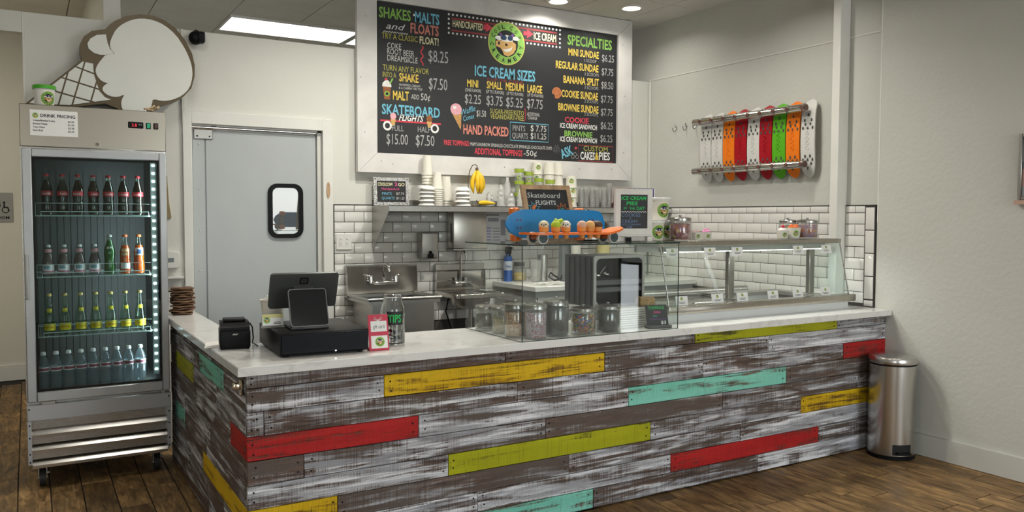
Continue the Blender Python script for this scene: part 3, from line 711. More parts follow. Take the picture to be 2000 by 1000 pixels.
# tips jar
t = thing('tips_jar', 'tall clear glass jar with a black TIPS label', 'jar', (.736, .228, HC+.0005))
prof = [(.0, .0), (.050, .0), (.057, .010), (.0575, .165), (.050, .195), (.044, .205), (.044, .226), (.047, .229), (.047, .240), (.043, .242), (.0405, .236), (.0405, .205), (.047, .192), (.0535, .163), (.053, .014), (.046, .008), (0, .007)]
obj('glass', B().lathe(prof, 36, cap=(False, False)), solid_glass('tips_jar_glass'), t)
a = face_a(.736, .228)
b = B()
for i in range(10):
    u0, u1 = -.040+.008*i, -.040+.008*(i+1)
    f_ = round_(0, 0, .130, .0582, a+.18, 1.0)
    b.poly([f_(u0, -.032), f_(u1, -.032), f_(u1, .032), f_(u0, .032)], 0)
text(b, 'TIPS', -.033, -.018, .064, .036, round_(0, 0, .130, .0591, a+.18, 1.0), 1, True, res=3)
obj('label', b, [CHALKB, CH['green']], t, fix=False)
b = B()
for i in range(9): b.box((random.uniform(-.02, .02), random.uniform(-.02, .02), .010+.005*i), (.046, .024, .0012), 0, 0, (random.uniform(-.4, .4), random.uniform(-.4, .4), random.uniform(0, 3)))
one('banknotes', b, mat('pale_banknote', (.70, .70, .64), .8), 'few folded pale banknotes in the bottom of the tips jar', 'money', (.736, .228, HC+.018))

# stack of brown mats at the far end of the return
MATB = [mat('brown_woven_fibre', (.16, .085, .045), .85, var=.3, scale=30, bump=.4, bscale=90), mat('light_brown_woven_fibre', (.27, .155, .085), .85, var=.3, scale=30, bump=.4, bscale=90)]
z = HC+.001
for k in range(11):
    b = B(); n = 30; r0 = .068+random.uniform(-.006, .006); ph = random.random()*6
    top, bot = [], []
    h = .0152
    for i in range(n):
        a = 2*PI*i/n; r = r0*(1+.07*math.sin(3*a+ph)+.04*math.sin(7*a+ph*2)); w = .0022*math.sin(4*a+ph)
        top.append(b.bm.verts.new((r*math.cos(a), r*math.sin(a), h*.80+w))); bot.append(b.bm.verts.new((r*.97*math.cos(a), r*.97*math.sin(a), .003+w)))
    tc_, bc_ = b.bm.verts.new((0, 0, h*.5)), b.bm.verts.new((0, 0, .003))
    for i in range(n):
        j = (i+1) % n
        for q in ((bot[i], bot[j], top[j], top[i]), (top[i], top[j], tc_), (bot[j], bot[i], bc_)): f = b.bm.faces.new(q); f.smooth = True
    lab = 'topmost' if k == 10 else 'lowest' if k == 0 else ORD[k]+' from the bottom'
    one('woven_coaster', b, MATB[k % 2], 'brown crinkled woven mat, %s in the stack by the door' % lab, 'mat', (.062+random.uniform(-.006, .006), 1.975+random.uniform(-.006, .006), z), (0, 0, random.random()*6), 'brown woven mats stacked at the counter end')
    z += h
# ------------------------------------------------------------------ glass-door refrigerator and the bottles in it
FX0, FX1, FY, FB = -.780, -.045, 1.780, 2.440
t = thing('beverage_refrigerator', 'tall stainless glass-door drinks refrigerator left of the counter', 'refrigerator', (0, 0, 0))
INN = mat('dark_refrigerator_liner', (.10, .105, .105), .5)
b = B().bx(FX0, FY+.03, .145, FX0+.045, FB, 2.134).bx(FX1-.045, FY+.03, .145, FX1, FB, 2.134).bx(FX0+.045, FB-.03, .145, FX1-.045, FB, 2.134).bx(FX0+.045, FY+.03, .145, FX1-.045, FB-.03, .545).bx(FX0+.045, FY+.03, 1.875, FX1-.045, FB-.03, 2.134)
obj('cabinet', b, STEEL, t)
b = B().bx(FX0+.0455, FY+.035, .546, FX0+.052, FB-.031, 1.874).bx(FX1-.052, FY+.035, .546, FX1-.0455, FB-.031, 1.874).bx(FX0+.052, FB-.037, .546, FX1-.052, FB-.031, 1.874).bx(FX0+.052, FY+.035, .5455, FX1-.052, FB-.037, .551).bx(FX0+.052, FY+.035, 1.868, FX1-.052, FB-.037, 1.874)
for i in range(16): b.bx(FX0+.075+.037*i, FB-.043, .60, FX0+.092+.037*i, FB-.037, 1.80)
obj('liner', b, INN, t)
STH = steel('brushed_steel_header', (.40, .37, .315), .32, (1.5, 1.5, 140), .02)
hp = obj('header_panel', B().bx(FX0, FY, 1.905, FX1, FY+.0295, 2.134, 0, .003), STH, t)
b = B().bx(-.245, FY-.006, 2.032, -.165, FY-.0005, 2.068, 0, .003)
ds = obj('temperature_display', b, BLACK, hp)
b = B(); text(b, '3.8', -.226, 2.041, .026, .018, lambda u, v: (u, FY-.0068, v), 0); b.bx(-.190, FY-.0068, 2.05, -.184, FY-.0062, 2.056, 1).bx(-.180, FY-.0068, 2.05, -.174, FY-.0062, 2.056, 1)
obj('display_digits', b, [glow('red_digits', (1, .06, .08), 1.2), GREYP], hp, fix=False)
for x, m in ((-.138, mat('green_rocker', (.02, .28, .16), .35, emit=(.02, .5, .25), es=.25)), (-.098, mat('brown_rocker', (.10, .055, .05), .35))):
    b = B().bx(x-.013, FY-.005, 2.031, x+.013, FY-.0005, 2.067, 0, .002).box((x, FY-.008, 2.049), (.017, .006, .026), 1, .001, (.2, 0, 0))
    obj('rocker_switch', b, [BLACK, m], hp)
b = B().cyl((-.405, FY-.004, 1.930), (-.405, FY-.0005, 1.930), .010, n=16).cyl((-.405, FY-.009, 1.930), (-.405, FY-.004, 1.930), .0065, n=12)
obj('lock', b, CHROME, hp)
# price card taped on the header
pc = obj('price_card', B().bx(-.730, FY-.0018, 1.965, -.500, FY-.0004, 2.105), CARD, hp)
pt = lambda u, v: (-.730+u, FY-.0024, 1.965+v)
b = B(); text(b, 'DRINK PRICING', .050, .102, .168, .017, pt, 1, True)
for i, (s, w, p) in enumerate((('Cokes/Bottled Sodas', .105, '$3.25'), ('Bottled Water', .070, '$1.50'), ('Topo Chico', .056, '$3.25'), ('Red Bull', .046, '$3.25'))):
    text(b, s, .014, .078-.018*i, w, .0095, pt, 1, True); text(b, p, .182, .078-.018*i, .030, .0095, pt, 1, True)
obj('lettering', b, EMB, pc, fix=False); b = B(); emblem(b, flat((-.730+.026, FY-.0022, 1.965+.109), (1, 0, 0), (0, 0, 1), (0, -1, 0), .015, .0002), False, 20)
obj('printed_emblem', b, EMB, pc, fix=False)
# door
DA, DB, GA, GB = .503, 1.893, .556, 1.848
gx0, gx1 = -.728, -.088
dr = obj('door', B().bx(FX0+.006, FY-.030, DA, gx0, FY-.001, DB, 0, .004).bx(gx1, FY-.030, DA, FX1-.004, FY-.001, DB, 0, .004).bx(gx0, FY-.030, DA, gx1, FY-.001, GA, 0, .004).bx(gx0, FY-.030, GB, gx1, FY-.001, DB, 0, .004), ALU, t)
obj('door_pane', B().bx(gx0+.0005, FY-.016, GA+.0005, gx1-.0005, FY-.010, GB-.0005), glass('door_glass', (.80, .86, .86), ior=1.5, boost=.8), dr)
obj('pane_border', B().bx(gx0+.0006, FY-.0098, GA, gx0+.012, FY-.004, GB).bx(gx1-.012, FY-.0098, GA, gx1-.0006, FY-.004, GB).bx(gx0+.012, FY-.0098, GA, gx1-.012, FY-.004, GA+.012).bx(gx0+.012, FY-.0098, GB-.012, gx1-.012, FY-.004, GB), BLACK, dr)
obj('handle', B().bx(FX0+.008, FY-.052, 1.072, FX0+.026, FY-.0305, 1.322, 0, .008, 3), mat('grey_handle', (.36, .36, .35), .4), dr)
obj('hinge', B().bx(FX0+.07, FY-.020, .483, FX0+.14, FY-.004, .502, 0, .002).bx(FX1-.05, FY-.020, .483, FX1-.03, FY-.004, .502), STEELD, t)
# louvred base
b = B().bx(FX0+.003, FY, .395, FX1+.003, FY+.029, .482, 0, .002).bx(FX0+.003, FY, .150, FX0+.022, FY+.029, .395).bx(FX1-.018, FY, .150, FX1+.003, FY+.029, .395)
bs = obj('base_panel', b, steel('brushed_steel_base', (.47, .47, .48), .42), t)
for k in range(3):
    z = .322-.085*k
    b = B().prism([(FY+.0, z-.012), (FY+.0, z-.008), (FY+.032, z+.022), (FY+.035, z+.020)], FX0+.022, FX1-.018, 'x').bx(FX0+.022, FY-.0005, z-.024, FX1-.018, FY+.003, z-.008)
    obj('louver', b, steel('satin_louver_steel', (.56, .54, .50), .22), bs)
b = B()
for x in (FX0+.012, FX1-.008):
    for z in (.46, .37, .30, .21, .165): b.cyl((x, FY-.003, z), (x, FY, z), .0045, n=8)
o = obj('screw', b, BLACK, bs); o['kind'] = 'stuff'
obj('base_back', B().bx(FX0+.046, FY+.10, .15, FX1-.046, FY+.11, .40), BLACK, t)
for x in (FX0+.07, FX1-.07):
    for y in (FY+.09, FB-.07):
        b = B().bx(x-.022, y-.028, .125, x+.022, y+.028, .1445).bx(x-.022, y-.02, .06, x-.018, y+.02, .125).bx(x+.018, y-.02, .06, x+.022, y+.02, .125).cyl((x-.026, y, .05), (x+.026, y, .05), .008, n=10)
        b.bx(x+.022, y-.05, .085, x+.034, y-.02, .092)
        ca = obj('caster', b, STEELD, t); obj('wheel', B().cyl((x-.016, y, .0505), (x+.016, y, .0505), .0495, n=24), mat('black_rubber', (.012, .012, .012), .6), ca)
# LED strip
b = B().bx(-.112, FY+.040, .60, -.0985, FY+.060, 1.845)
led = obj('light_strip', B().bx(-.128, FY+.036, .59, -.098, FY+.046, 1.85), mat('pale_strip_housing', (.55, .66, .64), .3), t)
b = B()
for i in range(27): b.bx(-.121, FY+.0305, .616+.0462*i, -.105, FY+.0358, .628+.0462*i, 0, .002)
obj('light_diode', b, glow('cold_led', (.80, .97, 1.0), 7), led)
# wire shelves with a front rail
WIRE = mat('pale_green_coated_wire', (.42, .56, .52), .35)
SH = [1.533, 1.188, .852]
for z in SH:
    b = B(); y0, y1 = FY+.075, FB-.06; x0, x1 = FX0+.062, FX1-.062
    b.tube([(x0, y0, z-.006), (x1, y0, z-.006), (x1, y1, z-.006), (x0, y1, z-.006)], .004, 6, closed=True)
    b.tube([(x0+.03, y0-.004, z-.006), (x0+.03, y0-.004, z+.018), (x1-.03, y0-.004, z+.018), (x1-.03, y0-.004, z-.006)], .003, 6)
    for i in range(17): x = x0+.018+(x1-x0-.036)*i/16; b.cyl((x, y0, z-.004), (x, y1, z-.004), .0017, n=5)
    b.tube([(x0+.004, y0-.006, z+.065), (x1-.004, y0-.006, z+.065)], .0016, 5)
    for x in (x0+.004, x1-.004): b.cyl((x, y0, z-.006), (x, y0-.006, z+.065), .0016, n=5)
    obj('wire_shelf', b, WIRE, t)

# ---- bottles. Profiles (r, z)
def bottle(name, label, prof, mats, body_m=0, liquid=None, lab=None, cap=None, extra=None, loc=(0, 0, 0), group=None, n=20):
    t = thing(name, label, 'bottle', loc, 0, group)
    obj('glass', B().lathe(prof, n, cap=(False, False)), mats[body_m], t)
    if liquid: obj('drink', B().lathe(liquid[0], n), liquid[1], t)
    if lab:
        for f in lab: f(t)
    if cap: obj('cap', B().lathe(cap[0], n), cap[1], t)
    return t
COLA = mat('dark_cola', (.020, .008, .005), .12)
FAINT = glass('faint_green_glass', (.80, .90, .84), boost=1.2)
GREENG = glass('pale_green_glass', (.72, .86, .74), boost=1.2)
REDL = mat('red_label', (.52, .02, .03), .5); YELL = mat('yellow_label', (.72, .60, .02), .5); WLAB = mat('white_label', (.78, .77, .76), .5)
PURL = mat('purple_label', (.16, .07, .20), .5); REDCAP = mat('red_cap', (.45, .03, .04), .35, .3); GOLDCAP = mat('gold_cap', (.60, .46, .16), .35, .6); STEELCAP = mat('grey_cap', (.42, .44, .42), .35, .6); ORCAP = mat('orange_cap', (.62, .13, .03), .4); WCAP = mat('white_cap', (.74, .75, .76), .4)
CH_INK = mat('dark_red_ink', (.35, .02, .03), .6); BLUEINK = mat('blue_ink', (.05, .09, .30), .6); GREENINK = mat('green_ink', (.05, .25, .08), .6)
def band(z0, z1, r, m, a0=0, half=None, name='label'):
    def f(t):
        if half is None: obj(name, B().lathe([(r, z0), (r, z1)], 20, cap=(False, False)), m, t)
        else:
            b = B(); k = 10
            for i in range(k):
                u0, u1 = a0-half+2*half*i/k, a0-half+2*half*(i+1)/k
                b.poly([(r*math.cos(u0), r*math.sin(u0), z0), (r*math.cos(u1), r*math.sin(u1), z0), (r*math.cos(u1), r*math.sin(u1), z1), (r*math.cos(u0), r*math.sin(u0), z1)])
            obj(name, b, m, t, fix=False)
    return f
def wrap_text(s, z, w, h, r, m, a0, bold=False, shear=0):
    def f(t):
        b = B(); text(b, s, -w/2, 0, w, h, round_(0, 0, z, r, a0, 1.0), 0, bold, shear, res=1); obj('lettering', b, m, t, fix=False)
    return f
AF = math.radians(-92)          # the customer side of a bottle in the refrigerator
c_prof = [(.0, .001), (.026, .001), (.030, .008), (.0305, .045), (.027, .075), (.0265, .088), (.0305, .112), (.0308, .130), (.026, .155), (.016, .185), (.0135, .205), (.0135, .222)]
c_liq = [(.0, .004), (.0255, .004), (.0290, .009), (.0295, .045), (.026, .075), (.0255, .088), (.0295, .112), (.0298, .130), (.025, .155), (.015, .185), (.012, .197)]
y_prof = [(.0, .001), (.028, .001), (.030, .006), (.030, .085), (.026, .115), (.016, .160), (.0125, .190), (.0125, .226)]
o_prof = [(.0, .001), (.029, .001), (.0315, .007), (.0315, .062), (.0275, .080), (.028, .10), (.029, .125), (.020, .165), (.0130, .190), (.0130, .222)]
p_prof = [(.0, .001), (.029, .001), (.031, .006), (.031, .075), (.022, .115), (.0165, .135), (.019, .150), (.0135, .158), (.0135, .168)]
w_prof = [(.0, .002), (.026, .0), (.0305, .008), (.0300, .02), (.0308, .03), (.0298, .042), (.0308, .054), (.0298, .066), (.0308, .078), (.030, .09), (.0295, .10), (.0295, .128), (.0305, .133), (.028, .150), (.018, .176), (.0125, .184), (.0125, .198)]
def capped(z, r=.0145, h=.008): return [(r*.8, z+h), (r, z+h*.4), (r, z-.006), (0, z-.006)][::-1]
GRP = 'drinks inside the glass-door refrigerator'
YF = FY+.128
X = [-.657+.0782*i for i in range(7)]
def pos_word(i, n): return 'leftmost' if i == 0 else 'rightmost' if i == n-1 else ORD[i]+' from the left'
base = None
for i, x in enumerate(X):
    lab = 'red-labelled dark cola bottle on the top fridge shelf, %s' % pos_word(i, 7)
    if base is None: base = bottle('cola_bottle', lab, c_prof, [FAINT], liquid=(c_liq, COLA), lab=[band(.108, .134, .0313, REDL, AF, 1.25), wrap_text('Coca-Cola', .114, .040, .013, .0319, WLAB, AF, True, .4)], cap=(capped(.222), REDCAP), loc=(x, YF, SH[0]), group='cola bottles on the top refrigerator shelf')
    else: dup(base, (x, YF+random.uniform(-.004, .004), SH[0]), random.uniform(-.3, .3), lab)
base = None
for i in range(4):
    lab = 'short pink and white labelled bottle, second fridge shelf, %s' % ('leftmost' if i == 0 else ORD[i]+' from the left')
    if base is None:
        base = bottle('juice_bottle', lab, p_prof, [FAINT], liquid=([(0, .004), (.030, .006), (.030, .074), (.021, .114), (.016, .125)], mat('dusky_pink_drink', (.16, .085, .10), .2)),
                      lab=[band(.018, .066, .0316, WLAB, AF, 1.2), band(.018, .030, .0319, mat('pink_label_foot', (.55, .22, .30), .5), AF, 1.2), band(.132, .152, .0195, mat('pink_neck_label', (.60, .30, .32), .5)), band(.040, .058, .0319, mat('pale_blue_label', (.20, .34, .42), .5), AF-.25, .55)], cap=(capped(.168, .0150), STEELCAP), loc=(X[i], YF, SH[1]), group='short juice bottles on the second refrigerator shelf')
    else: dup(base, (X[i], YF, SH[1]), random.uniform(-.25, .25), lab)
bottle('soda_bottle', 'taller green soda bottle beside the short bottles on the second refrigerator shelf', c_prof, [GREENG], liquid=(c_liq, mat('green_soda', (.035, .14, .03), .15)), lab=[wrap_text('Sprite', .150, .034, .014, .029, WLAB, AF, True, .3)], cap=(capped(.222), STEELCAP), loc=(X[4], YF, SH[1]))
OR = mat('orange_soda', (.80, .10, .006), .2)
ol = [(r*.95, z+.002) for r, z in o_prof if z < .18]
b0 = bottle('orange_soda_bottle', 'orange soda bottle with pale paper label, left of two on the second refrigerator shelf', o_prof, [FAINT], liquid=(ol, OR), lab=[band(.030, .064, .0322, WLAB, AF, .9), band(.108, .148, .0272, mat('tan_label', (.70, .42, .25), .5), AF, .9)], cap=(capped(.222), ORCAP), loc=(X[5]+.004, YF, SH[1]), group='orange soda bottles on the second refrigerator shelf')
bottle('orange_soda_bottle', 'orange soda bottle with round blue neck label, right of two on the second refrigerator shelf', o_prof, [FAINT], liquid=(ol, OR), lab=[band(.108, .152, .0272, WLAB, AF, .95), band(.116, .142, .0277, BLUEINK, AF, .45)], cap=(capped(.222), ORCAP), loc=(X[6], YF, SH[1]), group='orange soda bottles on the second refrigerator shelf')
base = None
for i, x in enumerate(X):
    lab = 'yellow-labelled green bottle on the third fridge shelf, %s' % pos_word(i, 7)
    if base is None:
        base = bottle('mineral_water_bottle', lab, y_prof, [GREENG], lab=[band(.026, .066, .0307, YELL, AF, 1.3), wrap_text('Topo Chico', .041, .044, .010, .0314, CH_INK, AF, True, .2), band(.128, .150, .0215, YELL, AF, .6)], cap=(capped(.226, .0142), GOLDCAP), loc=(x, YF, SH[2]), group='yellow-labelled bottles on the third refrigerator shelf')
        base.children[1].data.update()
    else: dup(base, (x, YF+random.uniform(-.004, .004), SH[2]), random.uniform(-.25, .25), lab)
WATERP = glass('clear_water_bottle', (.80, .87, .90), (.45, .52, .55), .05, 1.4, .10, (.55, .66, .72), 1.5)
base = None
for i in range(9):
    x = -.694+.0628*i; yy = FY+.085+.004*i
    lab = 'clear plastic water bottle in the bottom fridge row, %s' % pos_word(i, 9)
    if base is None:
        base = bottle('water_bottle', lab, w_prof, [WATERP], lab=[band(.101, .127, .0301, WLAB), band(.107, .121, .0305, mat('purple_red_label', (.26, .05, .10), .5), AF, 1.1)], cap=(capped(.198, .0145, .012), WCAP), loc=(x, yy, .552), group='water bottles on the refrigerator floor')
    else: dup(base, (x, yy, .552), random.uniform(-.4, .4), lab)

# ------------------------------------------------------------------ light-box ice cream cone on top of the refrigerator
OUT = [(-.757, 2.186), (-.445, 2.483), (-.455, 2.527), (-.454, 2.576), (-.433, 2.623), (-.388, 2.663), (-.315, 2.682), (-.289, 2.712), (-.259, 2.739), (-.193, 2.778), (-.117, 2.798), (-.041, 2.8), (.026, 2.78), (.094, 2.736), (.153, 2.664), (.192, 2.584), (.207, 2.511), (.205, 2.436), (.184, 2.36), (.137, 2.304), (.077, 2.262), (.008, 2.239), (-.04, 2.225), (-.06, 2.165), (-.119, 2.150), (-.232, 2.150), (-.254, 2.200), (-.323, 2.225), (-.520, 2.186)]
OUT = [(x, max(z, 2.137)) for x, z in OUT]
SCO = [(-.262, 2.537), (-.288, 2.564), (-.290, 2.60), (-.277, 2.638), (-.255, 2.685), (-.217, 2.724), (-.165, 2.756), (-.108, 2.773), (-.042, 2.771), (.026, 2.748), (.094, 2.694), (.142, 2.621), (.171, 2.56), (.189, 2.499), (.192, 2.435), (.173, 2.359), (.128, 2.308), (.067, 2.275), (.008, 2.262), (-.05, 2.274), (-.055, 2.242), (-.070, 2.19), (-.115, 2.160), (-.213, 2.160), (-.236, 2.224), (-.226, 2.265), (-.211, 2.289), (-.249, 2.269), (-.295, 2.27), (-.331, 2.293), (-.338, 2.317), (-.321, 2.341), (-.301, 2.348), (-.339, 2.358), (-.366, 2.39), (-.374, 2.425), (-.36, 2.461), (-.33, 2.504), (-.318, 2.521)]
LOB = [(-.311, 2.649), (-.361, 2.640), (-.397, 2.614), (-.414, 2.581), (-.408, 2.551), (-.381, 2.529), (-.345, 2.520), (-.316, 2.5225), (-.264, 2.538), (-.290, 2.562), (-.303, 2.60)]
t = thing('cone_sign', 'large white and brown ice cream cone light box lying on the refrigerator', 'sign', (0, 0, 0))
BRN = mat('bronze_brown_sign_edge', (.105, .075, .035), .4, .2)
MILK = mat('milky_white_sign_face', (.74, .75, .70), .35, var=.02)
def smooth_loop(p, k=2):
    for _ in range(k):
        q = []
        for i in range(len(p)):
            a, c = p[i], p[(i+1) % len(p)]
            q += [(a[0]*.75+c[0]*.25, a[1]*.75+c[1]*.25), (a[0]*.25+c[0]*.75, a[1]*.25+c[1]*.75)]
        p = q
    return p
obj('sign_box', B().prism(OUT[:2]+smooth_loop(OUT[2:-1], 0)+OUT[-1:], 2.285, 2.375, 'y'), BRN, t)
obj('scoop_face', B().prism(smooth_loop(SCO, 1), 2.279, 2.2848, 'y'), MILK, t)
obj('scoop_face', B().prism(LOB, 2.279, 2.2848, 'y'), MILK, t)
# the waffle cone is made of separate white panes between the brown bars
CONE = [(-.730, 2.196), (-.442, 2.470), (-.385, 2.462), (-.384, 2.42), (-.380, 2.39), (-.354, 2.298), (-.323, 2.262), (-.290, 2.250), (-.521, 2.200)]
def clip(p, a, c, keep):
    nx, nz = -(c[1]-a[1]), c[0]-a[0]; L = math.hypot(nx, nz); nx, nz = nx/L, nz/L
    dd = lambda q: ((q[0]-a[0])*nx+(q[1]-a[1])*nz)*keep-.0045
    out = []
    for i in range(len(p)):
        q, r = p[i], p[(i+1) % len(p)]; dq, dr_ = dd(q), dd(r)
        if dq >= 0: out.append(q)
        if dq*dr_ < 0: s = dq/(dq-dr_); out.append((q[0]+(r[0]-q[0])*s, q[1]+(r[1]-q[1])*s))
    return out
V1 = [((-.427, 2.48), (-.503, 2.204)), ((-.511, 2.44), (-.582, 2.18)), ((-.355, 2.40), (-.405, 2.22))]
V2 = [((-.50, 2.4415), (-.36, 2.394)), ((-.575, 2.368), (-.345, 2.305)), ((-.625, 2.285), (-.36, 2.221))]
cells = [CONE]
for a, c in V1+V2:
    nx = []
    for p in cells:
        for k in (1, -1):
            q = clip(p, a, c, k)
            if len(q) > 2:
                ar = abs(sum(q[i][0]*q[(i+1) % len(q)][1]-q[(i+1) % len(q)][0]*q[i][1] for i in range(len(q))))/2
                if ar > .00012: nx.append(q)
    cells = nx
for p in cells: obj('cone_pane', B().prism(p, 2.279, 2.2848, 'y'), MILK, t)
b = B()
for i in range(3):
    b.tube([(-.135+.02*math.sin(k*.9+i*2)+.006*k, 1.845+.014*math.cos(k*1.1+i), 2.141+.0035*k*abs(math.sin(k+i))+.006*i) for k in range(9)], .006, 6)
one('rope_knot', b, mat('tan_rope', (.50, .38, .24), .8, var=.25, scale=60), 'short tan rope knot at the lower right of the cone light box', 'rope')
# pint tub with the green lid
def tub(name, label, loc, r0, r1, h, lidm, cat='tub', lid_h=.016, es=.7, ez=.46, a=None, letters=True, group=None, lid=True):
    t = thing(name, label, cat, loc, 0, group)
    obj('tub_wall', B().lathe([(0, .001), (r0, .001), (r1, h), (r1-.002, h), (r0-.002, .004), (0, .004)], 28, cap=(False, False)), CREAM if lidm is None else PAPER, t)
    if lid: obj('lid', B().lathe([(0, h+.0005), (r1+.0005, h+.0005), (r1+.001, h-lid_h*.6), (r1+.0045, h-lid_h*.6), (r1+.0045, h+.003), (r1+.002, h+.005), (r1-.004, h+.005), (r1-.007, h+.002), (0, h+.002)], 28, cap=(False, False)), lidm or WHITE, t)
    rm = r0+(r1-r0)*ez
    a = face_a(loc[0], loc[1]) if a is None else a
    b = B(); emblem(b, round_(0, 0, h*ez, rm, a, es*rm, .0004, (r1-r0)/h), letters, 24); obj('printed_emblem', b, EMB, t, fix=False)
    return t
tub('ice_cream_tub', 'small white tub with a bright green lid on top of the refrigerator', (-.655, 1.985, 2.1345), .047, .056, .125, mat('bright_green_lid', (.07, .42, .02), .35), lid_h=.026, es=.78, ez=.44, a=face_a(-.655, 1.985)+.42)
# ------------------------------------------------------------------ menu board
t = thing('menu_board', 'big chalk menu board in a whitewashed wooden frame above the shelf', 'menu board', (1.512, 2.42, 2.006))
obj('chalkboard', B().bx(-.03, .0, -.02, 2.30, .018, 1.16), CHALKB, t)
FRW = mat('whitewashed_frame_board', (.70, .685, .66), .55, var=.09, scale=5, bump=.15, bscale=30)
FW = .155
def frame_part(p): obj('frame_board', B().prism(p, -.022, .020, 'y'), FRW, t)
x0, x1, z0, z1 = 0, 2.262, 0, 1.131
frame_part([(x0-FW, z0-FW+.008), (x1+FW, z0-FW+.008), (x1-.001, z0), (x0+.001, z0)]); frame_part([(x0+.001, z1), (x1-.001, z1), (x1+FW, z1+.138), (x0-FW, z1+.138)])
frame_part([(x0-FW, z0-FW+.010), (x0-.001, z0+.001), (x0-.001, z1-.001), (x0-FW, z1+.136)]); frame_part([(x1+.001, z0+.001), (x1+FW, z0-FW+.010), (x1+FW, z1+.136), (x1+.001, z1-.001)])
b = B().bx(0, -.0215, -.004, 2.262, -.0205, 0).bx(0, -.002, -.004, 2.262, -.0005, .004)
obj('mounting_rail', B().bx(.1, .0205, .05, 2.15, .044, .75), BLACK, t)
b = B()
for x, z in ((-.10, .15), (-.13, .55), (-.09, 1.0), (.03, -.06), (.12, -.08), (1.1, -.07), (2.33, .1), (2.34, .6), (2.31, 1.05), (1.2, 1.2), (2.2, -.05), (1.85, -.06)): b.cyl((x, -.0232, z), (x, -.0215, z), .005, n=8)
o = obj('nail', b, STEELD, t); o['kind'] = 'stuff'
